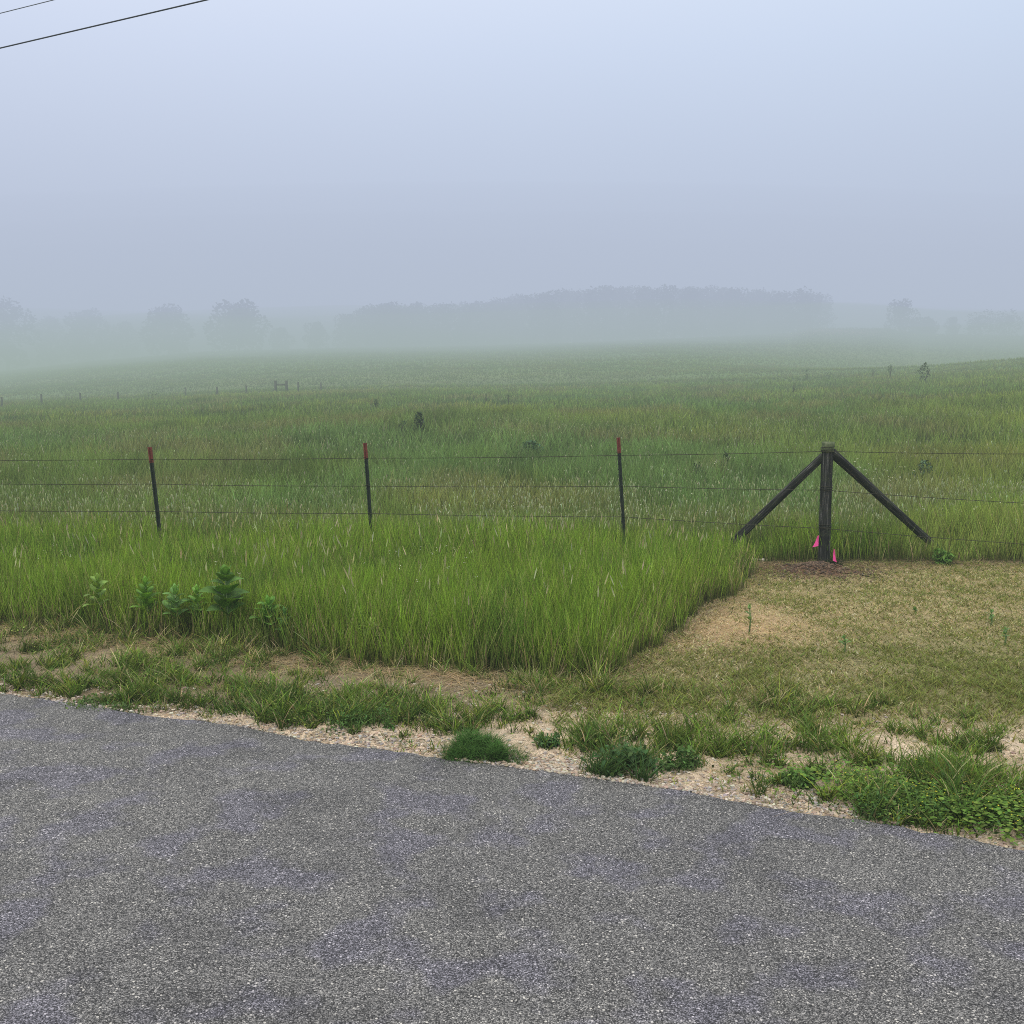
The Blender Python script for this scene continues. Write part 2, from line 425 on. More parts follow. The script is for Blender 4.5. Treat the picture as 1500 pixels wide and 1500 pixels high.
# straw and broken stems lying at the cut edge
def litter(pk, n, xy, h, w, col, lay=2.5):
    x, y = xy
    v, q, c = blades(x, y, h * (.4 + rng.random(len(x))), w, jit(col, len(x), .25), jit(col, len(x), .25), 2.2, 2, lay=lay, curl=.3)
    pk.add(v, q, c)
n = 9000; x = rng.uniform(-6, corner_x(6.0) + .1, n); y = tall_y(x) - rng.random(n) ** 1.6 * .42 + .10
litter(pk, n, (x, y), .045, .005, np.array([.46,.37,.22]))
n = 2200; y = rng.uniform(6.2, FY, n); x = corner_x(y) + rng.random(n) ** 1.5 * .30 - .06
litter(pk, n, (x, y), .035, .004, np.array([.36,.26,.16]))
n = 5200; x = rng.uniform(corner_x(10.) - .1, 8, n); y = FY - rng.random(n) ** 1.5 * .35 + .12
litter(pk, n, (x, y), .05, .005, np.array([.33,.25,.16]))
# seed stems standing above the blades
def stems(pk, x, y, h, wstem, headlen, headw, ccol, hcol, z=None):
    n = len(x); z = terrain(x, y) if z is None else z
    a = rng.random(n) * 6.283; L = h * (.06 + .2 * rng.random(n))
    bx, by = np.cos(a) * L, np.sin(a) * L
    f = rng.random(n) * 6.283
    levels = [0, .5, .86, .90, .95, 1.0]; wk = [1, .9, .6, 0, 0, 0]; hk = [0, 0, 0, .75, 1.0, .12]
    V = np.empty((n, 6, 2, 3)); C = np.empty((n, 6, 2, 3))
    for i, t in enumerate(levels):
        tt = t if i < 3 else 1 - (1 - t) * headlen / .1
        px = x + bx * tt ** 2; py = y + by * tt ** 2; pz = z + h * tt
        w = wstem * wk[i] + headw * hk[i]
        V[:, i, 0] = np.stack([px - np.cos(f) * w / 2, py - np.sin(f) * w / 2, pz], -1)
        V[:, i, 1] = np.stack([px + np.cos(f) * w / 2, py + np.sin(f) * w / 2, pz], -1)
        C[:, i, :] = (ccol if i < 3 else hcol)[:, None, :]
    base = (np.arange(n) * 12)[:, None]
    q = np.array([[2 * s, 2 * s + 1, 2 * s + 3, 2 * s + 2] for s in range(5)])
    pk.add(V.reshape(-1, 3), (base[:, :, None] + q[None]).reshape(-1, 4), C.reshape(-1, 3))
x, y = scatter(1700, 5.8, FY, -.7, .5); k = in_tall(x, y) & (fbm(x * 1.1 + 9, y * 1.1) > .47); x, y = x[k], y[k]; n = len(x)
stems(pk, x, y, .46 + .20 * rng.random(n), .0022, .12, .010, jit([.2,.25,.09], n), jit([.36,.36,.22], n, .2))
x, y = scatter(9500, FY + .2, 15, -.7, .7); k = (fbm(x * .9 + 9, y * .9) > .42); x, y = x[k], y[k]; n = len(x)
stems(pk, x, y, .34 + .2 * rng.random(n), .003, .045, .011, jit([.2,.25,.10], n), jit([.34,.38,.24], n, .25))
tag(pk.build('tall_grass', M_GRASS), 'tall green grass standing along the fence', 'grass', kind='stuff')

# --- meadow beyond
pk = Pack()
GB = np.array([.175,.26,.07]); BL = np.array([.15,.255,.085]); BR = np.array([.23,.235,.10]); YL = np.array([.30,.355,.06])
def meadow(N0, y0, y1, hh, w, segs, ul=-.66, ur=.66):
    x, y = scatter(N0, y0, y1, ul, ur); n = len(x)
    s1 = fbm(x * .11 + 31, y * .075 + 5); s2 = fbm(x * .35 + 1, y * .2 + 7); s3 = fbm(x * .9, y * .55 + 3)
    X, Y = to_px(x, y, terrain(x, y))
    tip = mixk(GB, BL, sstep(.50, .62, s1) * .8)
    tip = tip * (1 - .35 * sstep(.58, .70, fbm(x * .8 + 50, y * .35 + 9))[:, None])
    tip = mixk(tip, BR, sstep(.53, .66, s2) * .8)
    tip = mixk(tip, YL, sstep(.55, .72, fbm(x * .2 + 60, y * .14)) * .7 * .5 + sstep(1150, 1500, X) * .2)
    tip = tip * (.76 + .80 * s3)[:, None]
    tip = mixk(tip, np.array([.34,.34,.24]), (rng.random(n) < .035) * .7)
    h = hh * (.5 + .8 * rng.random(n)) * (.6 + .8 * s3)
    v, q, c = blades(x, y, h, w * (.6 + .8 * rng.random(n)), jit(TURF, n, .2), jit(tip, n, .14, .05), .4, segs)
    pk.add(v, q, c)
meadow(70000, 12.8, 22, .42, .016, 2)
meadow(75000, 21, 42, .42, .030, 2)
meadow(70000, 40, 75, .34, .06, 2)
meadow(60000, 70, 128, .24, .11, 1, -.62, .62)
meadow(70000, 122, 262, .30, .26, 1, -.60, .60)
x, y = scatter(6000, 14.5, 34, -.6, .6); k = (fbm(x * .5 + 9, y * .4) > .45); x, y = x[k], y[k]; n = len(x)
stems(pk, x, y, .36 + .14 * rng.random(n), .004, .05, .015, jit([.17,.23,.09], n), jit([.34,.37,.25], n, .25))
tag(pk.build('meadow_grass', M_GRASS), 'grey green meadow grass rising into the mist beyond the fence', 'grass', kind='stuff')

# --- mown lawn on the right
pk = Pack()
x, y = scatter(260000, 3.6, FY + .05, .02, .80)
k = (~in_tall(x, y)) & (y > edge_y(x) + .25) & (x > corner_x(y) - .35); x, y = x[k], y[k]
X, Y = to_px(x, y); n1 = fbm(x * 1.9 + 4, y * 1.9); n2 = fbm(x * 5.5, y * 5.5 + 7)
soil = np.exp(-(((x - MX) / .5) ** 2 + ((y - MY) / .5) ** 2))
dens = np.clip(1.15 - 1.2 * soil, 0, 1) * (1 - .45 * sstep(.60, .70, fbm(x * 2.6 + 70, y * 2.6))) * (1 - .92 * sstep(1015, 1085, Y)) * np.clip(.35 + 1.3 * n2, 0, 1)
k = rng.random(len(x)) < dens; x, y, X, Y, n1, n2 = [v[k] for v in (x, y, X, Y, n1, n2)]; n = len(x)
green = .30 + .65 * sstep(925, 985, Y) * sstep(.30, .55, n1) + .25 * sstep(.5, .65, n2) - .35 * np.exp(-(((X - 1080) / 140) ** 2 + ((Y - 920) / 35) ** 2))
isg = rng.random(n) < green
tip = np.where(isg[:, None], mixk([.14,.22,.045], [.27,.31,.08], rng.random(n)), mixk([.86,.75,.47], [.52,.43,.23], rng.random(n)))
h = np.where(isg, .024 + .028 * rng.random(n), .012 + .02 * rng.random(n)) * (1 + .3 * sstep(950, 1010, Y))
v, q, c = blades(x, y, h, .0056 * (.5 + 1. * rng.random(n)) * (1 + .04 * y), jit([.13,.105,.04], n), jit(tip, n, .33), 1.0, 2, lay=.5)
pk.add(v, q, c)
tag(pk.build('mown_grass', M_GRASS), 'short mown grass, half dried to straw, right of the tall grass', 'grass', kind='stuff')

# --- verge: tufts and low weeds on sandy soil
BARE = [(500,1000,120,13,1),(620,1006,90,10,1),(790,1035,70,10,.9),(900,1040,60,9,.8),(640,1085,60,10,.9),(780,1105,50,12,.9),(450,1072,60,9,.7),(1010,1128,55,12,.9),(1110,1150,90,14,.9),(1195,1180,70,10,.9),
        (1235,1088,45,9,.9),(1050,1113,30,8,1),(1330,1100,50,8,.7),(1460,1110,40,9,.5),(400,985,90,10,.6),(960,1045,40,8,.8),(60,990,60,9,.4),(250,1048,80,6,.8)]
LUSH = [(330,1010,150,26,.9),(140,985,120,22,.6),(520,1040,90,22,1.0),(650,1050,50,16,.6),(890,1100,60,24,.8),(1010,1105,45,18,.8),(1150,1095,70,12,.9),(1330,1160,150,28,1.2),(1440,1185,90,22,1.2),(960,1080,80,14,.8),(1100,1090,60,15,.7),(1270,1105,60,12,.7),(1440,1130,70,16,.9),(90,1008,80,10,.6),(360,1040,80,14,.8),(700,1050,70,16,.6),(840,1070,50,12,.7),(1200,1130,40,12,.4),(1380,1135,50,14,.6)]
def verge_f(x, y):
    X, Y = to_px(x, y)
    f = -.08 + 1.2 * (fbm(x * 3.0 + 11, y * 3.0) - .42) + 2.2 * (fbm(x * 8.5, y * 8.5 + 5, 2) - .5)
    for (a, b, rx_, ry_, k_) in LUSH: f = f + k_ * .55 * np.exp(-(((X - a) / rx_) ** 2 + ((Y - b) / ry_) ** 2))
    for (a, b, rx_, ry_, k_) in BARE: f = f - k_ * .75 * np.exp(-(((X - a) / rx_) ** 2 + ((Y - b) / ry_) ** 2))
    e_ = y - edge_y(x)
    f = f - .6 * sstep(.16, .0, e_) * (X < 1250)
    return f
pk = Pack()
cx = rng.uniform(-5.5, 5, 14000); cy = edge_y(cx) + rng.random(14000) * 1.9 - .02
vf = verge_f(cx, cy)
X, Y = to_px(cx, cy)
k = (rng.random(14000) < np.clip(vf * 2.1, .05, .9)) & (cy < tall_y(cx) + .1) & ((cx < corner_x(cy)) | (Y > 1010))
cx, cy, vf = cx[k], cy[k], vf[k]
m = len(cx); per = 20
ci = np.repeat(np.arange(m), per); n = len(ci)
rad = (.02 + .075 * rng.random(m) ** 2)[ci]
aa = rng.random(n) * 6.283; rr = rad * np.sqrt(rng.random(n))
x = cx[ci] + np.cos(aa) * rr; y = cy[ci] + np.sin(aa) * rr
ch = (.03 + .13 * rng.random(m) ** 2 * (.5 + np.clip(vf, 0, 1)))[ci]; bri = (.55 + .9 * rng.random(m))[ci][:, None]
tone = rng.random(m)[ci]; tone2 = rng.random(m)[ci]
tip = mixk([.20,.32,.05], [.11,.20,.04], tone); tip = mixk(tip, [.08,.16,.04], ((tone2 < .35) & ((y - edge_y(x)) < .55)) * .85); tip = mixk(tip, [.36,.45,.075], (tone2 > .88) * .8); tip = mixk(tip, [.50,.42,.24], (rng.random(n) < .13 + .2 * sstep(.9, .1, tall_y(x) - y)) * 1.)
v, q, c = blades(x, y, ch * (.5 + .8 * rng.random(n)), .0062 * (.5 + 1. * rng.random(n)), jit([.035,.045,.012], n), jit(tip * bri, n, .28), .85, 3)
pk.add(v, q, c)
# low leafy plants between the tufts (clover, plantain): small tilted leaves
def leaflets(pk, x, y, z, size, col, tilt=.7, asp=.6):
    n = len(x)
    a = rng.random(n) * 6.283; ti = (rng.random(n) - .3) * tilt
    d = np.stack([np.cos(a) * np.cos(ti), np.sin(a) * np.cos(ti), np.sin(ti)], -1)
    s = np.stack([-np.sin(a), np.cos(a), (rng.random(n) - .5) * .5], -1)
    p = np.stack([x, y, z], -1); size = size[:, None]
    V = np.empty((n, 6, 3))
    V[:, 0] = p; V[:, 1] = p + d * size * .35 + s * size * asp * .45; V[:, 2] = p + d * size * .35 - s * size * asp * .45
    V[:, 3] = p + d * size * .75 + s * size * asp * .38 - [0, 0, .1] * size; V[:, 4] = p + d * size * .75 - s * size * asp * .38 - [0, 0, .1] * size
    V[:, 5] = p + d * size - [0, 0, .22] * size
    base = (np.arange(n) * 6)[:, None, None]
    q = np.array([[0, 2, 4, 3], [0, 3, 3, 1], [3, 4, 5, 5]])
    q = np.array([[0, 2, 4, 3], [0, 3, 5, 1], [3, 4, 5, 3]])
    q = np.array([[1, 0, 2, 4], [1, 4, 5, 3]])
    C = np.repeat(col[:, None, :], 6, 1)
    pk.add(V.reshape(-1, 3), (base + q[None]).reshape(-1, 4), C.reshape(-1, 3))
x = rng.uniform(-5.5, 5, 70000); y = edge_y(x) + rng.random(len(x)) * 1.9 - .02
vf = verge_f(x, y) + .35 * (fbm(x * 7, y * 7 + 30) - .5); X, Y = to_px(x, y)
k = (rng.random(len(x)) < np.clip(vf * 1.3 - .1 + .5 * (fbm(x * 16, y * 16) - .5), 0, .8)) & (y < tall_y(x) + .05) & ((x < corner_x(y)) | (Y > 1030)); x, y, vf = x[k], y[k], vf[k]; n = len(x)
z = terrain(x, y) + .005 + rng.random(n) * (.02 + .06 * np.clip(vf, 0, 1))
col = mixk([.14,.22,.045], [.26,.34,.08], rng.random(n)); col = mixk(col, [.09,.15,.05], sstep(.5, .6, fbm(x * 4 + 3, y * 4)))
leaflets(pk, x, y, z, .010 + .013 * rng.random(n), jit(col, n, .35))
# dry thatch lying on the soil
n = 45000; x = rng.uniform(-5.5, 5, n); y = edge_y(x) + .05 + rng.random(n) * 1.8
k = (y < tall_y(x) + .05) & (fbm(x * 4 + 1, y * 4) + .3 * sstep(.5, 1.5, y - edge_y(x)) > .42); x, y = x[k], y[k]
litter(pk, len(x), (x, y), .020, .004, np.array([.56,.46,.30]))
tag(pk.build('verge_grass', M_GRASS), 'low tufts, clover and dry straw on the sandy road verge', 'grass', kind='stuff')

# --- yellow-flowered creeping plants at the right
pk = Pack()
c0 = G(1420, 1185); n = 5200
x = c0.x + rng.standard_normal(n) * .30; y = c0.y + rng.standard_normal(n) * .13 - (x - c0.x) * .45
k = y > edge_y(x) - .03; x, y = x[k], y[k]; n = len(x)
z = terrain(x, y) + .01 + rng.random(n) * .07
yel = rng.random(n) < .10
col = np.where(yel[:, None], np.array([.50,.50,.05]), mixk([.09,.19,.03], [.18,.28,.05], rng.random(n)))
leaflets(pk, x, y, z + yel * .02, np.where(yel, .009, .018 + .01 * rng.random(n)), jit(col, n, .15), asp=.8)
tag(pk.build('creeping_medic', M_LEAF), 'bright creeping plants with tiny yellow flowers at the road edge', 'ground cover', kind='stuff')

# --- gravel
def gravel(n, pos, smin, smax, name, label, cols):
    ico = bmesh.new(); bmesh.ops.create_icosphere(ico, subdivisions=1, radius=1)
    iv = np.array([v.co[:] for v in ico.verts]); it = np.array([[v.index for v in f.verts] for f in ico.faces]); ico.free()
    x, y = pos; n = len(x)
    s = (smin + (smax - smin) * rng.random(n) ** 2.2)
    a = rng.random(n) * 6.283
    d = iv[None] * (1 + .28 * rng.standard_normal((n, 12, 1))) * s[:, None, None] * np.stack([np.ones(n), .6 + .35 * rng.random(n), .35 + .25 * rng.random(n)], -1)[:, None, :]
    dx = d[..., 0] * np.cos(a)[:, None] - d[..., 1] * np.sin(a)[:, None]; dy = d[..., 0] * np.sin(a)[:, None] + d[..., 1] * np.cos(a)[:, None]
    zz = np.maximum(terrain(x, y), np.where(y < road_y(x), -.001, -9))
    V = np.stack([dx + x[:, None], dy + y[:, None], d[..., 2] + (zz + s * .25)[:, None]], -1)
    Q = (it[None] + (np.arange(n) * 12)[:, None, None]).reshape(-1, 3)
    t = rng.integers(0, len(cols), n)
    c = jit(np.asarray(cols)[t], n, .2, .04)
    o = np_mesh(name, V.reshape(-1, 3), Q, np.repeat(c, 12, 0), M_GRAVEL)
    return tag(o, label, 'gravel', kind='stuff')
m_, nt, ns, ls = newmat('gravel_stone'); M_GRAVEL = m_
at = ns.new('ShaderNodeAttribute'); at.attribute_name = 'Col'; b = ns.new('ShaderNodeBsdfPrincipled'); b.inputs['Roughness'].default_value = .85
nz = ns.new('ShaderNodeTexNoise'); nz.inputs['Scale'].default_value = 300; rp = ramp(ns, [(.3, (.75,.75,.75)), (.7, (1.15,1.15,1.15))]); ls.new(nz.outputs['Fac'], rp.inputs[0])
ls.new(mixc(ns, ls, at.outputs['Color'], rp.outputs[0], 1.0, 'MULTIPLY'), b.inputs['Base Color']); om = ns.new('ShaderNodeOutputMaterial'); ls.new(b.outputs[0], om.inputs[0])
n = 30000; x = rng.uniform(-5.5, 5, n); y = edge_y(x) + np.abs(rng.standard_normal(n)) * .14 - .02
X, Y = to_px(x, y)
w_ = np.interp(X, [0, 250, 420, 560, 700, 900, 1250, 1300, 1500], [.25,.3,.5,.8,.9,1,1,.2,.35])
k = rng.random(n) < w_; x1, y1 = x[k], y[k]
n = 16000; x2 = rng.uniform(-5.5, 5, n); y2 = edge_y(x2) + rng.random(n) * 1.7
k = (rng.random(n) < np.clip(.5 - 1.3 * verge_f(x2, y2), 0.02, .8)) & (y2 < tall_y(x2)) & (to_px(x2, y2)[1] > 1000); x2, y2 = x2[k], y2[k]
gravel(0, (np.concatenate([x1, x2]), np.concatenate([y1, y2])), .003, .013, 'gravel', 'loose tan gravel spilled along the edge of the asphalt',
       [[.42,.36,.28],[.33,.27,.20],[.50,.45,.37],[.26,.20,.15],[.38,.29,.21],[.30,.28,.26]])
# clods of soil round the corner post
n = 3200; a = rng.random(n) * 6.283; r = np.abs(rng.standard_normal(n)) * .36
M_SAVE = M_GRAVEL
o = gravel(0, (MX + np.cos(a) * r * 1.3, MY + np.sin(a) * r), .004, .018, 'soil_clods', 'crumbly brown soil heaped round the foot of the wooden corner post', [[.08,.045,.028],[.12,.07,.04],[.045,.028,.018],[.15,.10,.06]])
o['category'] = 'soil'

# ------------------------------------------------------------------ solids
def tube(pts, radii, seg=10, caps=True, wob=0.0, V0=None, F0=None):
    V = V0 if V0 is not None else []; Fc = F0 if F0 is not None else []
    base = len(V); pts = [Vector(p) for p in pts]; k = len(pts)
    for i, p in enumerate(pts):
        d = (pts[min(i + 1, k - 1)] - pts[max(i - 1, 0)]).normalized()
        up = Vector((0, 0, 1)) if abs(d.z) < .9 else Vector((0, 1, 0))
        s = d.cross(up).normalized(); t = d.cross(s).normalized()
        r = radii[i] if hasattr(radii, '__len__') else radii
        for j in range(seg):
            a = 2 * math.pi * j / seg
            q = r * (1 + wob * (fbm(np.array([j * .9 + base * .1]), np.array([i * .35]), 2)[0] - .5) * 2)
            V.append(p + s * math.cos(a) * q + t * math.sin(a) * q)
    for i in range(k - 1):
        for j in range(seg):
            a = base + i * seg + j; b = base + i * seg + (j + 1) % seg
            Fc.append((a, b, b + seg, a + seg))
    if caps:
        Fc.append(tuple(range(base + seg - 1, base - 1, -1))); e0 = base + (k - 1) * seg; Fc.append(tuple(range(e0, e0 + seg)))
    return V, Fc
def lerp_pts(a, b, n): return [a.lerp(b, i / (n - 1)) for i in range(n)]

# wooden corner post with its two braces; object origins at the foot so the grain runs along local z
def log(name, a, b, r0, r1, parent, mat, seg=22, rings=40, crack=.12):
    d = (b - a); L = d.length
    q = d.to_track_quat('Z', 'Y')
    V = []; Fc = []
    ph = random.random() * 50
    for i in range(rings + 1):
        t = i / rings; r = r0 + (r1 - r0) * t
        for j in range(seg * 2):
            an = 2 * math.pi * j / (seg * 2)
            nn = float(fbm(np.array([an * 3.2 + ph]), np.array([t * 1.2 + ph]), 3)[0]) - .5
            rr = r * (1 + crack * nn * 1.4 + .05 * (float(fbm(np.array([ph + t * 7]), np.array([an]), 3)[0]) - .5))
            bend = .008 * math.sin(t * 5 + ph)
            V.append((math.cos(an) * rr + bend, math.sin(an) * rr, t * L))
    m_ = seg * 2
    for i in range(rings):
        for j in range(m_):
            Fc.append((i * m_ + j, i * m_ + (j + 1) % m_, (i + 1) * m_ + (j + 1) % m_, (i + 1) * m_ + j))
    Fc.append(tuple(range(m_ - 1, -1, -1))); Fc.append(tuple(range(rings * m_, rings * m_ + m_)))
    o = py_mesh(name, V, Fc, mat, parent)
    o.rotation_euler = q.to_euler(); o.location = a - Vector(parent.location)
    return o
pb = P(1206, 830, FY); pt = P(1213, 648, FY)
corner = tag(empty('corner_fence_post', (pb.x, pb.y, 0)), 'round dark weathered wooden corner post held up by two slanting log braces', 'fence post')
foot = pb - (pt - pb).normalized() * .3
log('post', foot, pt - (pt - pb).normalized() * .002, .062, .056, corner, M_WOOD)
# sawn mossy top, upper hand-width greenish
d = (pt - pb).normalized()
top = log('post_top', pt - d * .10, pt + d * .004, .0635, .0625, corner, M_SAWN, rings=6, crack=.05)
log('brace', P(1052, 815, 11.0), P(1206, 668, FY + .02), .045, .038, corner, M_WOOD)['label'] = 'left brace, running down into the tall grass'
log('brace', P(1380, 809, 11.1), P(1217, 662, FY + .03), .040, .047, corner, M_WOOD)['label'] = 'right brace with peeling pale bark'
# wire wraps round the post
for nm, Y in (('wire_wrap', 661), ('wire_wrap', 718), ('wire_wrap', 774)):
    c0 = P(np.interp(Y, [648, 828], [1213, 1206]), Y, FY); V = []; Fc = []
    ring = [c0 + Vector((math.cos(a) * .066, math.sin(a) * .066, .004 * a)) for a in np.linspace(0, 4 * math.pi, 40)]
    tube(ring, .0035, 6, V0=V, F0=Fc)
    o = py_mesh(nm, V, Fc, M_WIRE, corner); o.matrix_parent_inverse = Matrix.Translation(-Vector(corner.location))

# steel T posts
def t_post(base_px, top_px, label, width=.045):
    b = P(*base_px, FY); t = P(*top_px, FY); root = tag(empty('steel_fence_post', (b.x, b.y, 0)), label, 'fence post', 'steel fence posts carrying the wire fence')
    d = t - b; L = d.length; dn = d.normalized(); q = d.to_track_quat('Z', 'Y')
    red = .16
    def sect(z0, z1, grow=0.0):
        # T cross-section: flange faces the road, stem goes back
        w = width / 2 + grow; th = .004 + grow; st = .030 + grow
        prof = [(-w, -th), (w, -th), (w, th), (th, th + .004), (th, st), (-th, st), (-th, th + .004), (-w, th)]
        V = []; Fc = []; k = len(prof)
        for z in (z0, z1): V += [(x_, y_, z) for x_, y_ in prof]
        Fc += [(i, (i + 1) % k, k + (i + 1) % k, k + i) for i in range(k)]
        Fc += [(7, 6, 3, 2, 1, 0), (6, 5, 4, 3), (k + 0, k + 1, k + 2, k + 3, k + 6, k + 7), (k + 3, k + 4, k + 5, k + 6)]
        return V, Fc
    def put(name, V, Fc, mat):
        o = py_mesh(name, V, Fc, mat, root, False); o.rotation_euler = q.to_euler(); o.location = b - Vector(root.location); return o
    V, Fc = sect(-.35, L - red)
    # studs along the face
    z = .1
    while z < L - red - .03:
        o_ = len(V)
        for (sx, sy, sz) in ((-1,0,-1),(1,0,-1),(1,0,1),(-1,0,1),(-.8,1,-.4),(.8,1,-.4),(.8,1,.4),(-.8,1,.4)):
            V.append((sx * .007, -.0045 - sy * .006, z + sz * .008))
        Fc += [(o_, o_+1, o_+5, o_+4), (o_+1, o_+2, o_+6, o_+5), (o_+2, o_+3, o_+7, o_+6), (o_+3, o_, o_+4, o_+7), (o_+4, o_+5, o_+6, o_+7)]
        z += .054
    put('post', V, Fc, M_POST)
    V, Fc = sect(L - red, L, .0012); put('painted_tip', V, Fc, M_RED)
    # wire clips
    for wy in (1, 2, 3):
        zz = {1: L - .145, 2: L - .43, 3: L - .72}[wy]
        ring = [Vector((math.cos(a) * (width / 2 + .004), -.004 + math.sin(a) * .016, zz + .006 * math.sin(a))) for a in np.linspace(0, 2 * math.pi, 14)]
        V, Fc = tube(ring, .002, 5); put('wire_clip', V, Fc, M_WIRE)
    return root
t_post((238, 826), (218, 655), 'red tipped dark steel post at the left, leaning left more than the other two')
t_post((546, 828), (533, 649), 'red tipped dark steel post, second from the left, over the milkweeds side')
t_post((915, 831), (904, 641), 'red tipped dark steel post nearest the wooden corner post')

# fence wires
def wire(pts, label, cat='wire', r=.0030, sub=26, barb=True, mat=M_WIRE, name='fence_wire', sag=.008):
    W = [Vector(p) for p in pts]; out = []
    for a, b in zip(W[:-1], W[1:]):
        for i in range(sub):
            t = i / sub; p = a.lerp(b, t); p.z -= sag * 4 * t * (1 - t) * (b - a).length / 2.5; out.append(p)
    out.append(W[-1])
    V, Fc = tube(out, r, 6)
    if barb:
        acc = 0
        for a, b in zip(out[:-1], out[1:]):
            acc += (b - a).length
            if acc > .125:
                acc = 0
                for _ in range(2):
                    d = Vector((random.uniform(-.5, .5), random.uniform(-1, 1), random.uniform(-1, 1))).normalized() * .014
                    tube([b - d, b + d], .0013, 4, V0=V, F0=Fc)
    return tag(py_mesh(name, V, Fc, mat), label, cat, 'strands of the wire fence' if name == 'fence_wire' else None)
yw = FY - .010
def strand(px): return [P(a, b, yw - (.055 if abs(a - 1209) < 5 else 0)) for a, b in px]
wire(strand([(-700,676),(-80,674),(220,672.5),(535,671),(905,667),(1209,661)]), 'top wire strand between the steel posts, left of the corner post')
wire(strand([(-700,710),(-80,708),(223,709),(538,712),(908,712),(1208,718)]), 'middle wire strand between the steel posts, left of the corner post')
wire(strand([(-700,744),(-80,747),(227,749),(541,752),(911,757),(1207,774)]), 'lowest wire strand left of the corner post, just above the grass tops')
wire(strand([(1209,661),(1500,665),(2300,670)]), 'top wire strand running right from the corner post')
wire(strand([(1208,718),(1500,737),(2300,744)]), 'faint middle wire strand right of the corner post', r=.003)
wire(strand([(1207,774),(1500,797),(2300,805)]), 'faint lowest wire strand right of the corner post', r=.003)

# overhead lines
def at_z(X, Y, z):
    s = slope_of(Y); return P(X, Y, (z - HC) / s)
def cable(a, b, r, label, mat):
    d = (b - a).normalized(); p0 = a - d * 45; p1 = b + d * 40; pts = []
    for i in range(61):
        t = i / 60; p = p0.lerp(p1, t); ta = 45 / (p1 - p0).length; pts.append(p)
    V, Fc = tube(pts, r, 8)
    return tag(py_mesh('overhead_cable', V, Fc, mat), label, 'cable')
cable(at_z(0, 70.5, 8.0), at_z(300, 0.5, 8.15), .0125, 'thick dark overhead cable crossing the top left corner of the sky', M_CABLE)
cable(at_z(0, 19.5, 9.3), at_z(78, 0, 9.33), .009, 'thin pale overhead cable above the thick dark one', M_CABLE2)

# marker flags
def flag(px_flag, px_foot, label, w, h, flip):
    f = G(*px_foot); f.z = float(terrain(f.x, f.y)); d = f.y
    root = tag(empty('marker_flag', f), label, 'marker flag', 'pink marker flags at the corner post')
    topp = P(*px_flag, d) - f
    V, Fc = tube([Vector((0, 0, -.04)), topp * .5 + Vector((.004, 0, 0)), topp], .0016, 6); py_mesh('flag_wire', V, Fc, M_WIRE, root)
    V = []; Fc = []; nu, nv = 8, 10
    for j in range(nv + 1):
        for i in range(nu + 1):
            u, v = i / nu, j / nv
            wv = w * (1 - .72 * (1 - v) ** .9)      # drooping: narrow at the top, wide at the foot
            x_ = flip * u * wv; z_ = -v * h - u * h * .12 * (1 + math.sin(v * 3)); y_ = .005 * math.sin(u * 5 + v * 3)
            V.append(topp + Vector((x_, y_, z_)))
    for j in range(nv):
        for i in range(nu): a = j * (nu + 1) + i; Fc.append((a, a + 1, a + nu + 2, a + nu + 1))
    o = py_mesh('flag_cloth', V, Fc, M_PINK, root)
flag((1199.5, 784), (1198, 838), 'pink marker flag against the left side of the corner post, the higher one', .060, .105, -1)
flag((1221, 803), (1222, 836), 'pink marker flag at the right foot of the corner post, the lower one', .040, .125, 1)
# pale flat stone by the left brace
g0 = G(1112, 822)
bm = bmesh.new(); bmesh.ops.create_icosphere(bm, subdivisions=3, radius=1)
for v in bm.verts:
    nn = float(fbm(np.array([v.co.x * 2 + 5]), np.array([v.co.y * 2 + v.co.z]), 3)[0]); v.co = Vector((v.co.x * .10, v.co.y * .05, v.co.z * .025)) * (.7 + .6 * nn)
me = bpy.data.meshes.new('flat_stone'); bm.to_mesh(me); bm.free(); me.materials.append(M_STONE)
o = bpy.data.objects.new('flat_stone', me); COL.objects.link(o); o.location = (g0.x, g0.y, float(terrain(g0.x, g0.y)) + .012)
tag(o, 'flat pale stone lying at the corner of the mown patch', 'stone')

# ------------------------------------------------------------------ broad-leaved plants
def leaf_geo(pk, base, dirv, L, W, droop, col, nu=6, fold=.25, roll=None):
    d = Vector(dirv).normalized(); s = d.cross(Vector((0, 0, 1)))
    if s.length < .05: s = Vector((1, 0, 0))
    s.normalize()
    if roll: s = Matrix.Rotation(roll, 3, d) @ s
    upv = s.cross(d).normalized()
    V = []; C = []; p = Vector(base); dd = d.copy()
    for i in range(nu + 1):
        t = i / nu; w = W * .5 * (math.sin(math.pi * min(1, t * .93 + .05)) ** .75)
        mid = p.copy(); lift = upv * fold * w
        for k, off in ((-1, 1), (0, 0), (1, 1)):
            V.append(mid + s * w * k + lift * off)
            cc = np.array(col) * (1.35 if k == 0 else 1.0) * (.9 + .2 * t); C.append(cc)
        dd = (dd - Vector((0, 0, 1)) * droop / nu).normalized(); p = p + dd * (L / nu)
    Q = []
    for i in range(nu):
        a = i * 3; Q += [[a, a + 1, a + 4, a + 3], [a + 1, a + 2, a + 5, a + 4]]
    pk.add(np.array([v[:] for v in V]), np.array(Q), np.array(C))
M_STEM = solid('plant_stem', (.10,.16,.05), (.16,.22,.08), 30)
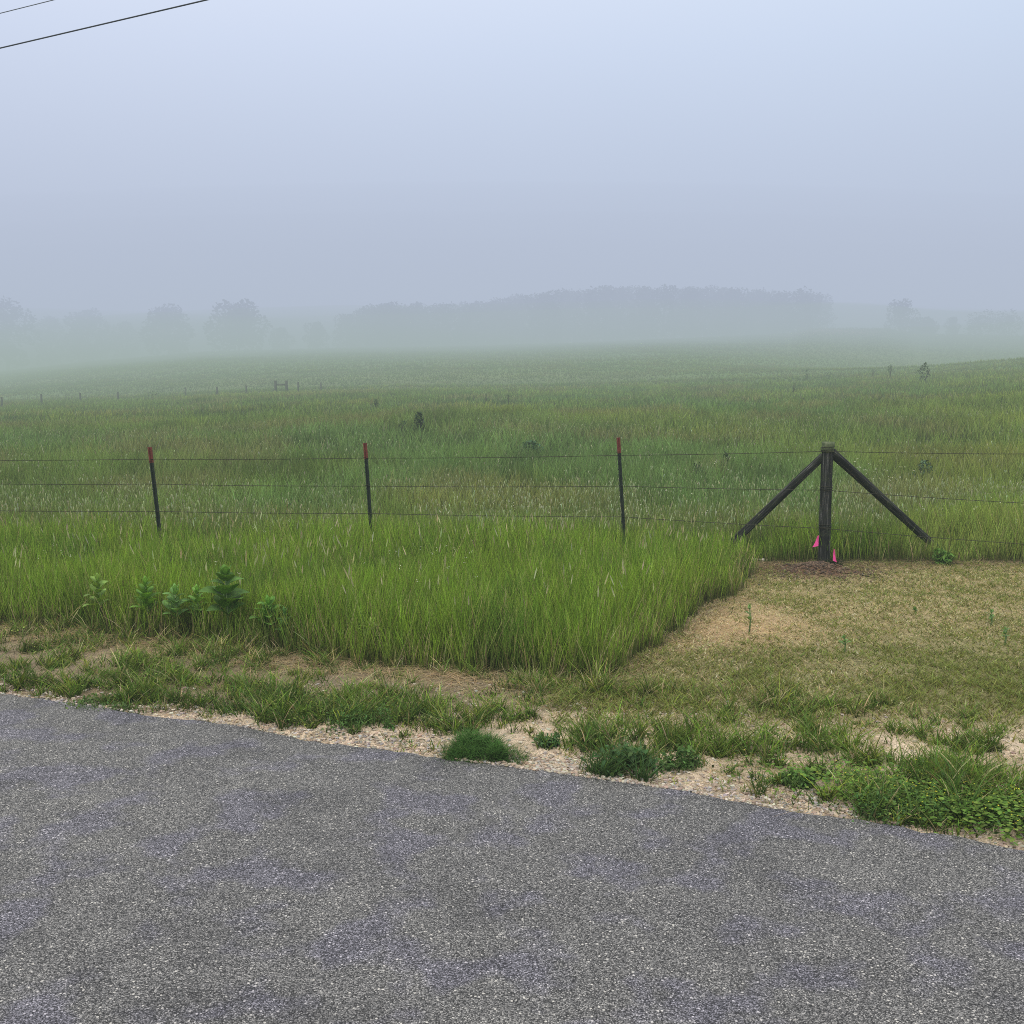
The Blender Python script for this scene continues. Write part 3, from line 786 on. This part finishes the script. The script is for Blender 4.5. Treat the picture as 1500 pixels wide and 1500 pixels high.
def milkweed(px, h, label, pairs=6, L=.13, W=.065, col=(.07,.15,.045), light=False, name='milkweed_plant', lean=0.0, front=.0):
    g = G(*px); g.z = float(terrain(g.x, g.y))
    root = tag(empty(name, g), label, 'plant')
    top = Vector((lean, 0, h)); V, Fc = tube([Vector((0,0,-.03)), top * .5 + Vector((.01,0,0)), top], [.007, .006, .004], 8)
    py_mesh('stem', V, Fc, M_STEM, root)
    pk = Pack(); a0 = random.random() * 3
    for k in range(pairs):
        t = .42 + .58 * (k + .5) / pairs; base = top * t
        for s_ in (0, math.pi):
            a = a0 + k * math.pi / 2 * 1.03 + s_ + random.uniform(-.45, .45)
            up = .7 + .9 * t + random.uniform(-.2, .2)
            sz = (1.08 - .5 * max(0, t - .6) / .4) * random.uniform(.7, 1.15)
            c = np.array(col) * random.uniform(.7, 1.25)
            leaf_geo(pk, base, (math.cos(a), math.sin(a), up), L * .95 * sz, W * sz * 1.2, random.uniform(.6, 1.3), c, 7, .28, random.uniform(-.2, .2))
    for k in range(4):
        a = k * 1.57 + .4; leaf_geo(pk, top, (math.cos(a) * .5, math.sin(a) * .5, 1), L * .5, W * .4, .1, np.array(col) * 1.25, 5)
    pk.build('leaves', M_LEAF, root, True)
    return root
milkweed((333, 944), .49, 'largest milkweed, dark green broad oval leaves stacked on a thick stem', 6, .20, .16, (.08,.165,.03))
milkweed((216, 930), .37, 'leafy milkweed left of the second one, its lower leaves spread wide', 7, .14, .075, (.12,.24,.04))
milkweed((259, 936), .34, 'bluish leaved milkweed second from the left of the dense four', 6, .14, .08, (.13,.25,.07))
milkweed((291, 934), .35, 'slim milkweed half hidden just left of the largest one', 6, .12, .06, (.13,.26,.05))
milkweed((388, 945), .30, 'low broad milkweed right of the largest one', 6, .15, .08, (.11,.24,.045), lean=.03)
milkweed((146, 925), .38, 'pale topped milkweed farthest left, apart from the others', 6, .13, .065, (.17,.27,.06))
milkweed((418, 950), .26, 'small spreading leafy weed in the grass right of the milkweeds', 4, .11, .045, (.07,.15,.045), name='leafy_weed')
milkweed((545, 960), .22, 'yellow green broad leaved weed at the foot of the tall grass', 5, .12, .05, (.19,.28,.06), name='leafy_weed')
for (px, h_, L_, lab) in (((1097, 925), .20, .05, 'slim bright weed sprouting at the edge of the mown patch'),
                          ((1236, 955), .10, .05, 'little green sprout standing in the middle of the mown grass'),
                          ((1451, 915), .11, .05, 'little two leaved sprout at the right of the mown grass'),
                          ((1471, 945), .11, .05, 'little sprout nearest the right edge of the photo in the mown grass'),
                          ((1340, 897), .04, .03, 'tiny green weed in the straw below the right brace')):
    milkweed(px, h_, lab, 3, L_, .026, (.12,.23,.07), name='weed_sprout')

def tuft(px, n, rad, h, w, label, col, lean=.7, name='grass_clump', leafy=0, lcol=None, lsz=.02, feather=0):
    g = G(*px); g.z = float(terrain(g.x, g.y))
    pk = Pack()
    def spots(m, spread=1.0):
        # a few overlapping sub-clumps give an uneven outline
        k = 9; ka = rng.random(k) * 6.283; kr = rad * .85 * np.sqrt(rng.random(k)); kk = rng.integers(0, k, m)
        a = rng.random(m) * 6.283; r = rad * (.16 + .45 * ((kk * 37) % 9) / 9) * rng.random(m) ** .6 * spread * 1.15
        x = g.x + np.cos(ka[kk]) * kr[kk] + np.cos(a) * r; y = g.y + (np.sin(ka[kk]) * kr[kk] + np.sin(a) * r) * .75
        dome = np.sqrt(np.clip(1 - (np.hypot(x - g.x, (y - g.y) / .75) / (rad * 1.15)) ** 2, .05, 1))
        return x, y, dome * (.4 + .85 * ((kk * 53) % 9) / 9)
    if n:
        x, y, dm = spots(n)
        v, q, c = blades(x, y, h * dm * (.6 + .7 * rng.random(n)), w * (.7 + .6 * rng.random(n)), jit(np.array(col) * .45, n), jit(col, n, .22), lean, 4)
        pk.add(v, q, c)
    if leafy:
        x, y, dm = spots(leafy); f = rng.random(leafy) ** .6
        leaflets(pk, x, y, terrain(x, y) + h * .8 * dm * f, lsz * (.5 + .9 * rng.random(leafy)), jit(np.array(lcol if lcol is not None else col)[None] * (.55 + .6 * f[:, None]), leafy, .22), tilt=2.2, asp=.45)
    if feather:
        x, y, dm = spots(feather); f = rng.random(feather) ** .6; z0 = terrain(x, y) + h * .85 * dm * f
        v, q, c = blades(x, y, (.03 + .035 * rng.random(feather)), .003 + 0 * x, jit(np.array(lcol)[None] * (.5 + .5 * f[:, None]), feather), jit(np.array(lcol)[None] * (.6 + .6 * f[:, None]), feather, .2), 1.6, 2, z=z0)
        pk.add(v, q, c)
    v = [q_ - np.array([g.x, g.y, g.z]) for q_ in pk.V]; pk.V = v
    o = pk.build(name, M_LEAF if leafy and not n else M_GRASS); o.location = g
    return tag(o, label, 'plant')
tuft((704, 1102), 90, .20, .095, .003, 'feathery dark green bushy weed spilling over the road edge', (.06,.14,.05), feather=3800, lcol=(.075,.165,.04), lsz=.013, name='feathery_weed')
tuft((908, 1128), 420, .19, .17, .007, 'dark clump of broad bladed grass at the road edge', (.08,.15,.05), 1.0, leafy=300, lcol=(.07,.14,.05), lsz=.035)
tuft((1000, 1122), 120, .11, .12, .006, 'smaller clump of upright leaves right of the dark broad bladed clump', (.10,.19,.05), .8, leafy=500, lcol=(.10,.18,.055), lsz=.025)
tuft((1163, 1150), 60, .10, .09, .005, 'round leafy weed on the gravel, dark underneath', (.10,.18,.04), .8, leafy=1300, lcol=(.10,.18,.05), lsz=.022, name='leafy_weed')
tuft((800, 1085), 40, .08, .07, .005, 'low star shaped weed between the feathery weed and the dark clump', (.085,.17,.06), .9, leafy=500, lcol=(.08,.165,.06), lsz=.022, name='leafy_weed')
tuft((530, 1062), 150, .20, .13, .004, 'bushy green grass clump on the verge left of the feathery weed', (.11,.20,.05), .7, leafy=900, lcol=(.09,.17,.05), lsz=.018)
tuft((1310, 1190), 260, .22, .14, .004, 'wide grass clump leaning over the asphalt at the right', (.11,.19,.06), .9, leafy=900, lcol=(.09,.17,.05), lsz=.02)
tuft((150, 1030), 260, .22, .06, .004, 'low matted green weed at the left end of the road edge', (.09,.165,.055), .9, leafy=900, lcol=(.11,.18,.06), lsz=.02, name='leafy_weed')
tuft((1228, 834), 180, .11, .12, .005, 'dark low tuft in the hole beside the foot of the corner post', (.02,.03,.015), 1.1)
tuft((1378, 826), 60, .11, .22, .014, 'leafy weed growing at the foot of the right brace', (.10,.19,.06), .6, leafy=200, lcol=(.12,.23,.05), lsz=.05, name='leafy_weed')

# ------------------------------------------------------------------ weeds and shrubs standing out of the meadow
def shrub(px, hpx, wpx, label, name='field_weed', dens=200, col=(.06,.10,.045), group=None, spiky=.0, cat='weed'):
    g = hit(*px); sc = math.hypot(g.x, g.y) / F; h = hpx * sc + .25; w = wpx * sc
    root = tag(empty(name, g), label, cat, group)
    V = []; Fc = []; pk = Pack()
    for k in range(4):
        a = random.uniform(0, 6.28); e_ = Vector((math.cos(a) * w * .35, math.sin(a) * w * .3, h * random.uniform(.7, 1)))
        tube([Vector((0,0,-.05)), e_ * .5 + Vector((0,0,h*.08)), e_], [.03 * h, .018 * h, .006 * h], 5, V0=V, F0=Fc)
    py_mesh('stem', V, Fc, M_BARK, root)
    n = dens; a = rng.random(n) * 6.283; r = np.sqrt(rng.random(n)); zz = rng.random(n) ** .8
    prof = np.where(zz < .35, .55 + zz * 1.3, 1.05 - (zz - .35) * (1.15 + spiky))
    lump = .65 + .7 * fbm(a * 1.3 + g.x, zz * 4)
    x_ = np.cos(a) * r * w * .5 * prof * lump; y_ = np.sin(a) * r * w * .5 * prof * lump
    leaflets(pk, x_, y_, zz * h, np.full(n, max(.035, .11 * h)) * (.6 + .8 * rng.random(n)), jit(col, n, .25), tilt=2.0)
    pk.build('foliage', M_CROWN, root)
    return root
GRP = 'weeds dotted over the misty meadow'
shrub((614, 642), 24, 22, 'darkest bushy weed in the meadow, above and right of the second steel post', dens=300, col=(.04,.075,.035), group=GRP)
shrub((592, 638), 9, 26, 'low dark weed just left of the darkest bush in the meadow', group=GRP)
shrub((551, 603), 10, 10, 'small dark weed upright above the second steel post', group=GRP)
shrub((778, 678), 14, 56, 'wide dark green patch of weeds behind the top wire', dens=700, col=(.06,.12,.06), group=GRP)
shrub((712, 592), 8, 5, 'left one of two thin upright weeds near the middle of the meadow', dens=60, group=GRP)
shrub((745, 594), 9, 5, 'right one of two thin upright weeds near the middle of the meadow', dens=60, group=GRP)
shrub((657, 608), 6, 9, 'tiny weed between the darkest bush and the two thin upright ones', dens=60, group=GRP)
shrub((224, 587), 8, 28, 'low hazy bush on the left side of the meadow near the far fence', col=(.05,.08,.04), group=GRP)
shrub((1353, 563), 22, 22, 'forked weed, tallest on the right crest of the meadow', 'field_weed', 200, group=GRP, spiky=.3)
shrub((1303, 556), 15, 9, 'upright weed on the crest left of the forked one', dens=90, group=GRP)
shrub((1276, 554), 8, 20, 'low weed on the crest between the corner post and the upright weed', dens=90, group=GRP)
shrub((1181, 558), 11, 10, 'pointed weed on the crest straight above the left brace', dens=90, group=GRP)
shrub((1214, 558), 7, 22, 'low pair of weeds on the crest above the wooden corner post', dens=120, group=GRP)
shrub((1163, 580), 12, 5, 'thin lone weed below the pointed one on the crest', dens=50, group=GRP)
shrub((1240, 602), 8, 20, 'small dark weeds to the upper right of the corner post top', dens=110, group=GRP)
shrub((1394, 603), 7, 8, 'small brown weed in the middle of the right slope', dens=60, col=(.06,.06,.03), group=GRP)
shrub((1465, 602), 9, 16, 'dark pair of weeds at the far right of the slope', dens=110, group=GRP)
shrub((1063, 700), 16, 16, 'dark weed in the meadow behind the middle wire, left of the left brace', dens=160, col=(.06,.10,.04), group=GRP)
shrub((1020, 712), 12, 30, 'dull low weed patch between the last steel post and the left brace', dens=200, col=(.07,.11,.05), group=GRP)
shrub((1353, 712), 14, 30, 'bluish low weed patch right of the right brace', dens=260, col=(.07,.12,.07), group=GRP)
# white flowers
pk = Pack()
def flowers(cx, cy, sx, sy, n, hmin=.4, sz=.018):
    for _ in range(n):
        g = hit(cx + random.gauss(0, sx), cy + random.gauss(0, sy)); h = random.uniform(hmin, hmin + .18)
        m = 5; x_ = g.x + rng.standard_normal(m) * sz * .8; y_ = g.y + rng.standard_normal(m) * sz * .8; z_ = g.z + h + rng.standard_normal(m) * .01
        leaflets(pk, x_, y_, z_, np.full(m, sz), jit([.62,.62,.50], m, .12, .03), tilt=1.6, asp=.9)
        v, q, c = blades(np.array([g.x]), np.array([g.y]), np.array([h]), np.array([.004]), np.array([[.1,.15,.05]]), np.array([[.15,.2,.08]]), .05, 2); pk.add(v, q, c)
flowers(1290, 735, 30, 8, 26); flowers(1235, 722, 12, 6, 5); flowers(770, 800, 60, 12, 26, .34, .012); flowers(960, 790, 70, 22, 26, .34, .012)
flowers(1230, 800, 40, 10, 14, .3, .012); flowers(640, 895, 50, 20, 22, .4, .008); flowers(70, 905, 40, 12, 8, .4, .008); flowers(400, 870, 60, 30, 12, .4, .008)
flowers(1420, 790, 60, 20, 18, .36, .012); flowers(1010, 730, 60, 12, 8, .4, .016)
tag(pk.build('white_wildflowers', M_LEAF), 'tiny whitish wildflowers scattered through the grass', 'flowers', kind='stuff')

# ------------------------------------------------------------------ far fence
def far_post(X, Y, hpx, label, group='posts of the far fence', w=.07):
    g = hit(X, Y); h = hpx * g.y / F
    V, Fc = tube([Vector((0,0,-.2)), Vector((0,0,h * .5)), Vector((0.01,0,h + .35))], [w, w, w * .9], 8)
    o = py_mesh('distant_fence_post', V, Fc, M_FARPOST); o.location = g
    return tag(o, label, 'fence post', group)
for X, Y, h, lab in ((3, 599, 9, 'thin distant fence post at the very left edge of the photo'), (61, 594, 9, 'thin distant fence post, second from the left edge'),
                     (118, 592, 9, 'thin distant fence post, third from the left edge'), (173, 590, 8, 'thin distant fence post, fourth from the left edge'),
                     (272, 580, 6, 'faint distant fence post halfway between the left edge group and the timber frame'), (318, 582, 8, 'faint distant fence post, second to the left of the timber frame'),
                     (361, 580, 8, 'distant fence post just left of the timber frame'), (437, 576, 9, 'distant fence post just right of the timber frame'),
                     (470, 573, 6, 'faint distant fence post, second to the right of the timber frame')):
    far_post(X, Y, h, lab)
a = hit(404, 577); b = P(420, 576, a.y); b.z = float(terrain(b.x, b.y))
root = tag(empty('timber_fence_brace', a), 'small H shaped timber brace of the far fence, hazy in the mist', 'fence brace')
hh = 13 * a.y / F + .3
for p in (a, b):
    V, Fc = tube([p - a + Vector((0,0,-.2)), p - a + Vector((0,0,hh))], .10, 10); py_mesh('post', V, Fc, M_FARPOST, root)
V, Fc = tube([Vector((0,0,hh * .68)), b - a + Vector((0,0,hh * .68))], .055, 8); py_mesh('rail', V, Fc, M_FARPOST, root)

# ------------------------------------------------------------------ trees on the far hill
def crown_pts(n, lobes):
    idx = rng.integers(0, len(lobes), n); L = np.array(lobes)[idx]
    d = rng.standard_normal((n, 3)); d /= np.linalg.norm(d, axis=1)[:, None]
    r = .45 + .5 * rng.random(n) ** .5
    return L[:, :3] + d * L[:, 3:4] * r[:, None] * np.array([1, 1, .85])
def tree_geo(h, w, n, pk, off=Vector((0,0,0)), V=None, Fc=None, low=.12):
    trunk_h = h * .45; r0 = max(.12, h * .022)
    tube([off + Vector((0,0,-.5)), off + Vector((0,0,trunk_h * .5)), off + Vector((w*.02,0,h*.8))], [r0 * 1.3, r0, r0 * .3], 8, V0=V, F0=Fc)
    lobes = []
    k = 11
    for i in range(k):
        t = (i + .5) / k; a = i * 2.4 + random.random(); zz = h * (low + .12 + (1 - low - .22) * t)
        rr = w * .5 * math.sin(math.pi * (.16 + .72 * t)) * random.uniform(.45, .75)
        c = Vector((math.cos(a) * rr, math.sin(a) * rr, zz)); lobes.append((*(off + c), w * random.uniform(.17, .27)))
        if i % 2 == 0: tube([off + Vector((0,0,zz * .55)), off + c * .6 + Vector((0,0,zz * .38)), off + c], [r0 * .5, r0 * .3, r0 * .1], 5, V0=V, F0=Fc)
    lobes.append((*(off + Vector((0, 0, h - w * .2))), w * .22))
    p = crown_pts(n, lobes)
    leaflets(pk, p[:, 0], p[:, 1], p[:, 2], w * .035 + rng.random(n) * w * .04, jit([.035,.055,.025], n, .3), tilt=2.2, asp=.9)
def tree(X, Ytop, Ybase, wpx, depth, label, group=None, name='distant_tree', n=3200, low=.04, cat='tree'):
    p = P(X, Ybase, depth); z = float(terrain(p.x, p.y)); top = P(X, Ytop, depth).z
    h = max(2.0, top - z); w = wpx * depth / F
    root = tag(empty(name, (p.x, p.y, z)), label, cat, group)
    V, Fc, pk = [], [], Pack(); tree_geo(h, w, n, pk, V=V, Fc=Fc, low=low)
    py_mesh('trunk', V, Fc, M_BARK, root); pk.build('crown', M_CROWN, root)
tree(12, 441, 540, 84, 285, 'large misty tree cut by the left edge of the photo')
tree(-60, 446, 545, 90, 292, 'misty tree beyond the left edge tree')
tree(75, 462, 530, 50, 325, 'faint tree just right of the one at the left edge')
tree(130, 454, 527, 78, 320, 'broad faint tree, third from the left edge')
tree(185, 470, 522, 44, 325, 'low faint tree left of the square crowned pair')
tree(248, 450, 519, 84, 290, 'left one of the two square crowned misty trees')
tree(350, 446, 514, 96, 275, 'right one of the two square crowned misty trees, the darkest on the left')
tree(412, 480, 512, 36, 285, 'small round bush between the square crowned tree and the pointed one')
tree(464, 472, 511, 42, 285, 'small pointed tree left of the long misty wood')
tree(1318, 441, 489, 52, 268, 'steep domed tree standing alone right of the wood', n=2200, low=0)
tree(1352, 468, 490, 46, 270, 'bush sloping down at the right foot of the domed tree', name='distant_bush', low=0, cat='bush')
tree(1394, 464, 491, 24, 275, 'tiny round tree between the domed tree and the rightmost clump')
tree(1436, 460, 492, 50, 272, 'left half of the rightmost low clump of trees', n=1200, low=0)
tree(1470, 458, 492, 50, 274, 'right half of the rightmost low clump of trees', n=1200, low=0)
tree(1540, 450, 494, 60, 285, 'tree beyond the right edge clump')
# the long wood reads as one mass
WX = [500,530,560,650,720,760,800,860,960,1060,1130,1190,1212]; WY = [462,448,443,442,437,430,424,418,416,420,424,425,440]
V, Fc, pk = [], [], Pack()
X = 512
while X < 1204:
    for row in range(2):
        dpt = 285 + row * 18 + random.uniform(-6, 6); xx = X + random.uniform(-8, 8) + row * 10
        p = P(xx, 500, dpt); z = float(terrain(p.x, p.y)); tp = P(xx, np.interp(xx, WX, WY) + random.uniform(-1, 6) + row * 1, dpt).z
        h = max(4, tp - z); w = random.uniform(48, 68) * dpt / F
        tree_geo(h, w, 2000, pk, Vector((p.x, p.y, z)), V, Fc, low=0.0)
    X += 21
pkv = pk.build('far_woodland', M_CROWN)
tag(pkv, 'long grey wood fading into the mist along the hilltop', 'woodland', kind='stuff')
o = py_mesh('woodland_trunks', V, Fc, M_BARK); o.parent = pkv; o.name = 'trunks'; o['kind'] = 'stuff'

# ------------------------------------------------------------------ fog
FOG = (.485, .545, .70)
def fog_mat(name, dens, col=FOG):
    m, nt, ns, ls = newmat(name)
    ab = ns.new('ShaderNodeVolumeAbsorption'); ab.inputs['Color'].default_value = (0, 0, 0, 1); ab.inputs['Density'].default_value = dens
    em = ns.new('ShaderNodeEmission'); em.inputs['Color'].default_value = (*col, 1); em.inputs['Strength'].default_value = dens  # constant glow stands in for sky light scattered inside the fog
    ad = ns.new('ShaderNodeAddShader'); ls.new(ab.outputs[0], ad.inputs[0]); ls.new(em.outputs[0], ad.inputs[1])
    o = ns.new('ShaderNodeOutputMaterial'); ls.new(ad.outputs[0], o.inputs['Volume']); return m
def box(name, x0, x1, y0, y1, z0, z1, mat):
    V = [(x, y, z) for z in (z0, z1) for y in (y0, y1) for x in (x0, x1)]
    return py_mesh(name, V, [(0,2,3,1),(4,5,7,6),(0,1,5,4),(1,3,7,5),(3,2,6,7),(2,0,4,6)], mat, None, False)
LOW = (.335, .42, .37)  # low fog colours tinted green to imitate light bounced off the grass
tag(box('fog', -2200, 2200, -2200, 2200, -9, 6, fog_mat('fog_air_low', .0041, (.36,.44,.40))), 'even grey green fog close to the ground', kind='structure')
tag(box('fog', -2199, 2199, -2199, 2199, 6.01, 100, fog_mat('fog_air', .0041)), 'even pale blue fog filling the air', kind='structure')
# mist hugging the land: thickens with distance, follows the slope
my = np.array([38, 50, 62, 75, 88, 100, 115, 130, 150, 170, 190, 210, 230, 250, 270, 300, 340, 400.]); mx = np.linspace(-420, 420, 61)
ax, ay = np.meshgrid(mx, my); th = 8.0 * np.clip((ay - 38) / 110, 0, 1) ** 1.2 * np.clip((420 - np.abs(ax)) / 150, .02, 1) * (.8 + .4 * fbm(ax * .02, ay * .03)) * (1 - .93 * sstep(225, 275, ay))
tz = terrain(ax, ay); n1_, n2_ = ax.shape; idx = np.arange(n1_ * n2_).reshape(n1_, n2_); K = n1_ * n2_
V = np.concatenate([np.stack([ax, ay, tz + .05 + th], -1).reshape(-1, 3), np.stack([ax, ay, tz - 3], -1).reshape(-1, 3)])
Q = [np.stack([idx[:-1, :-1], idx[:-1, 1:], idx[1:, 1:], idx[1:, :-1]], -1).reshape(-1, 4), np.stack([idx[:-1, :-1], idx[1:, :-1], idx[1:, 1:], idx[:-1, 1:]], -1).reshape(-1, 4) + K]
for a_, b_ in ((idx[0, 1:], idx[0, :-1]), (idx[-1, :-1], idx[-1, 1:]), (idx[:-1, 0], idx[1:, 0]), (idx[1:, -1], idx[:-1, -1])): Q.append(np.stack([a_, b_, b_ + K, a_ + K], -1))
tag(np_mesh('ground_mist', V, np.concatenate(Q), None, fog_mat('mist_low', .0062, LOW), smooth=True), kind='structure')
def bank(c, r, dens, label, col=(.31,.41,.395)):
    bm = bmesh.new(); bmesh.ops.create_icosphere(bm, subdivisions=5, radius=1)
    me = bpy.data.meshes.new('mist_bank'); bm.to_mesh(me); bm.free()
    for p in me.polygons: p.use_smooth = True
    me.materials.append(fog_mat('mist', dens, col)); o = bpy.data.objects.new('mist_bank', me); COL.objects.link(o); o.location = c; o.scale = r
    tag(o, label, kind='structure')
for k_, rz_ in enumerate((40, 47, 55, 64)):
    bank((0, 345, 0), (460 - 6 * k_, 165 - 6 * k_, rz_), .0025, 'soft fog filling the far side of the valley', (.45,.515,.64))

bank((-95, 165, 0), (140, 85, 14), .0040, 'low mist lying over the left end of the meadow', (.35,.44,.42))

# ------------------------------------------------------------------ world and sun (overcast, bright fog)
W = bpy.data.worlds.new('World'); S.world = W; W.use_nodes = True
ns, ls = W.node_tree.nodes, W.node_tree.links; ns.clear()
sky = ns.new('ShaderNodeTexSky'); sky.sky_type = 'NISHITA'; sky.sun_disc = False
sky.sun_elevation = R(48); sky.sun_rotation = R(200); sky.air_density = 1.0; sky.dust_density = 4.0
bg1 = ns.new('ShaderNodeBackground'); bg1.inputs[1].default_value = .05; ls.new(sky.outputs[0], bg1.inputs[0])
tc = ns.new('ShaderNodeTexCoord'); sx = ns.new('ShaderNodeSeparateXYZ'); ls.new(tc.outputs['Generated'], sx.inputs[0])
rp = ramp(ns, [(0.0, (.50,.58,.70)), (.30, (.95,1.05,1.21)), (.6, (1.50,1.46,1.42)), (1.0, (2.3,2.08,1.78))]); ls.new(sx.outputs['Z'], rp.inputs[0])
bg2 = ns.new('ShaderNodeBackground'); bg2.inputs[1].default_value = 1.0; wn = ns.new('ShaderNodeTexNoise'); wn.inputs['Scale'].default_value = 1.1; wn.inputs['Detail'].default_value = 2; ls.new(tc.outputs['Generated'], wn.inputs['Vector'])
wr = ramp(ns, [(.35, (.93,.95,.96)), (.65, (1.05,1.04,1.04))]); ls.new(wn.outputs['Fac'], wr.inputs[0])
mr = ns.new('ShaderNodeMapRange'); mr.inputs[1].default_value = -.45; mr.inputs[2].default_value = .45; ls.new(sx.outputs['X'], mr.inputs[0])
xr = ramp(ns, [(.0, (1.04,1.02,1.03)), (1, (.86,.93,.95))]); ls.new(mr.outputs[0], xr.inputs[0])
wc = mixc(ns, ls, rp.outputs[0], wr.outputs[0], 1.0, 'MULTIPLY')
ls.new(mixc(ns, ls, wc, xr.outputs[0], 1.0, 'MULTIPLY'), bg2.inputs[0])
ad = ns.new('ShaderNodeAddShader'); ls.new(bg1.outputs[0], ad.inputs[0]); ls.new(bg2.outputs[0], ad.inputs[1])
wo = ns.new('ShaderNodeOutputWorld'); ls.new(ad.outputs[0], wo.inputs[0])
sd = bpy.data.lights.new('sun', 'SUN'); sd.energy = 2.2; sd.angle = R(20); sd.color = (1, .96, .88)
so = bpy.data.objects.new('sun', sd); COL.objects.link(so)
el, az = R(48), R(200)
dv = Vector((math.sin(az) * math.cos(el), math.cos(az) * math.cos(el), math.sin(el)))
so.rotation_euler = (-dv).to_track_quat('-Z', 'Y').to_euler()

S.view_settings.view_transform = 'Standard'; S.view_settings.look = 'None'; S.view_settings.exposure = 0; S.view_settings.gamma = 1
S.render.engine = 'CYCLES'
c = S.cycles; c.use_denoising = False; c.max_bounces = 6; c.diffuse_bounces = 3; c.glossy_bounces = 2; c.transmission_bounces = 4; c.transparent_max_bounces = 8; c.volume_bounces = 0
c.sample_clamp_indirect = 6; c.filter_width = 1.0
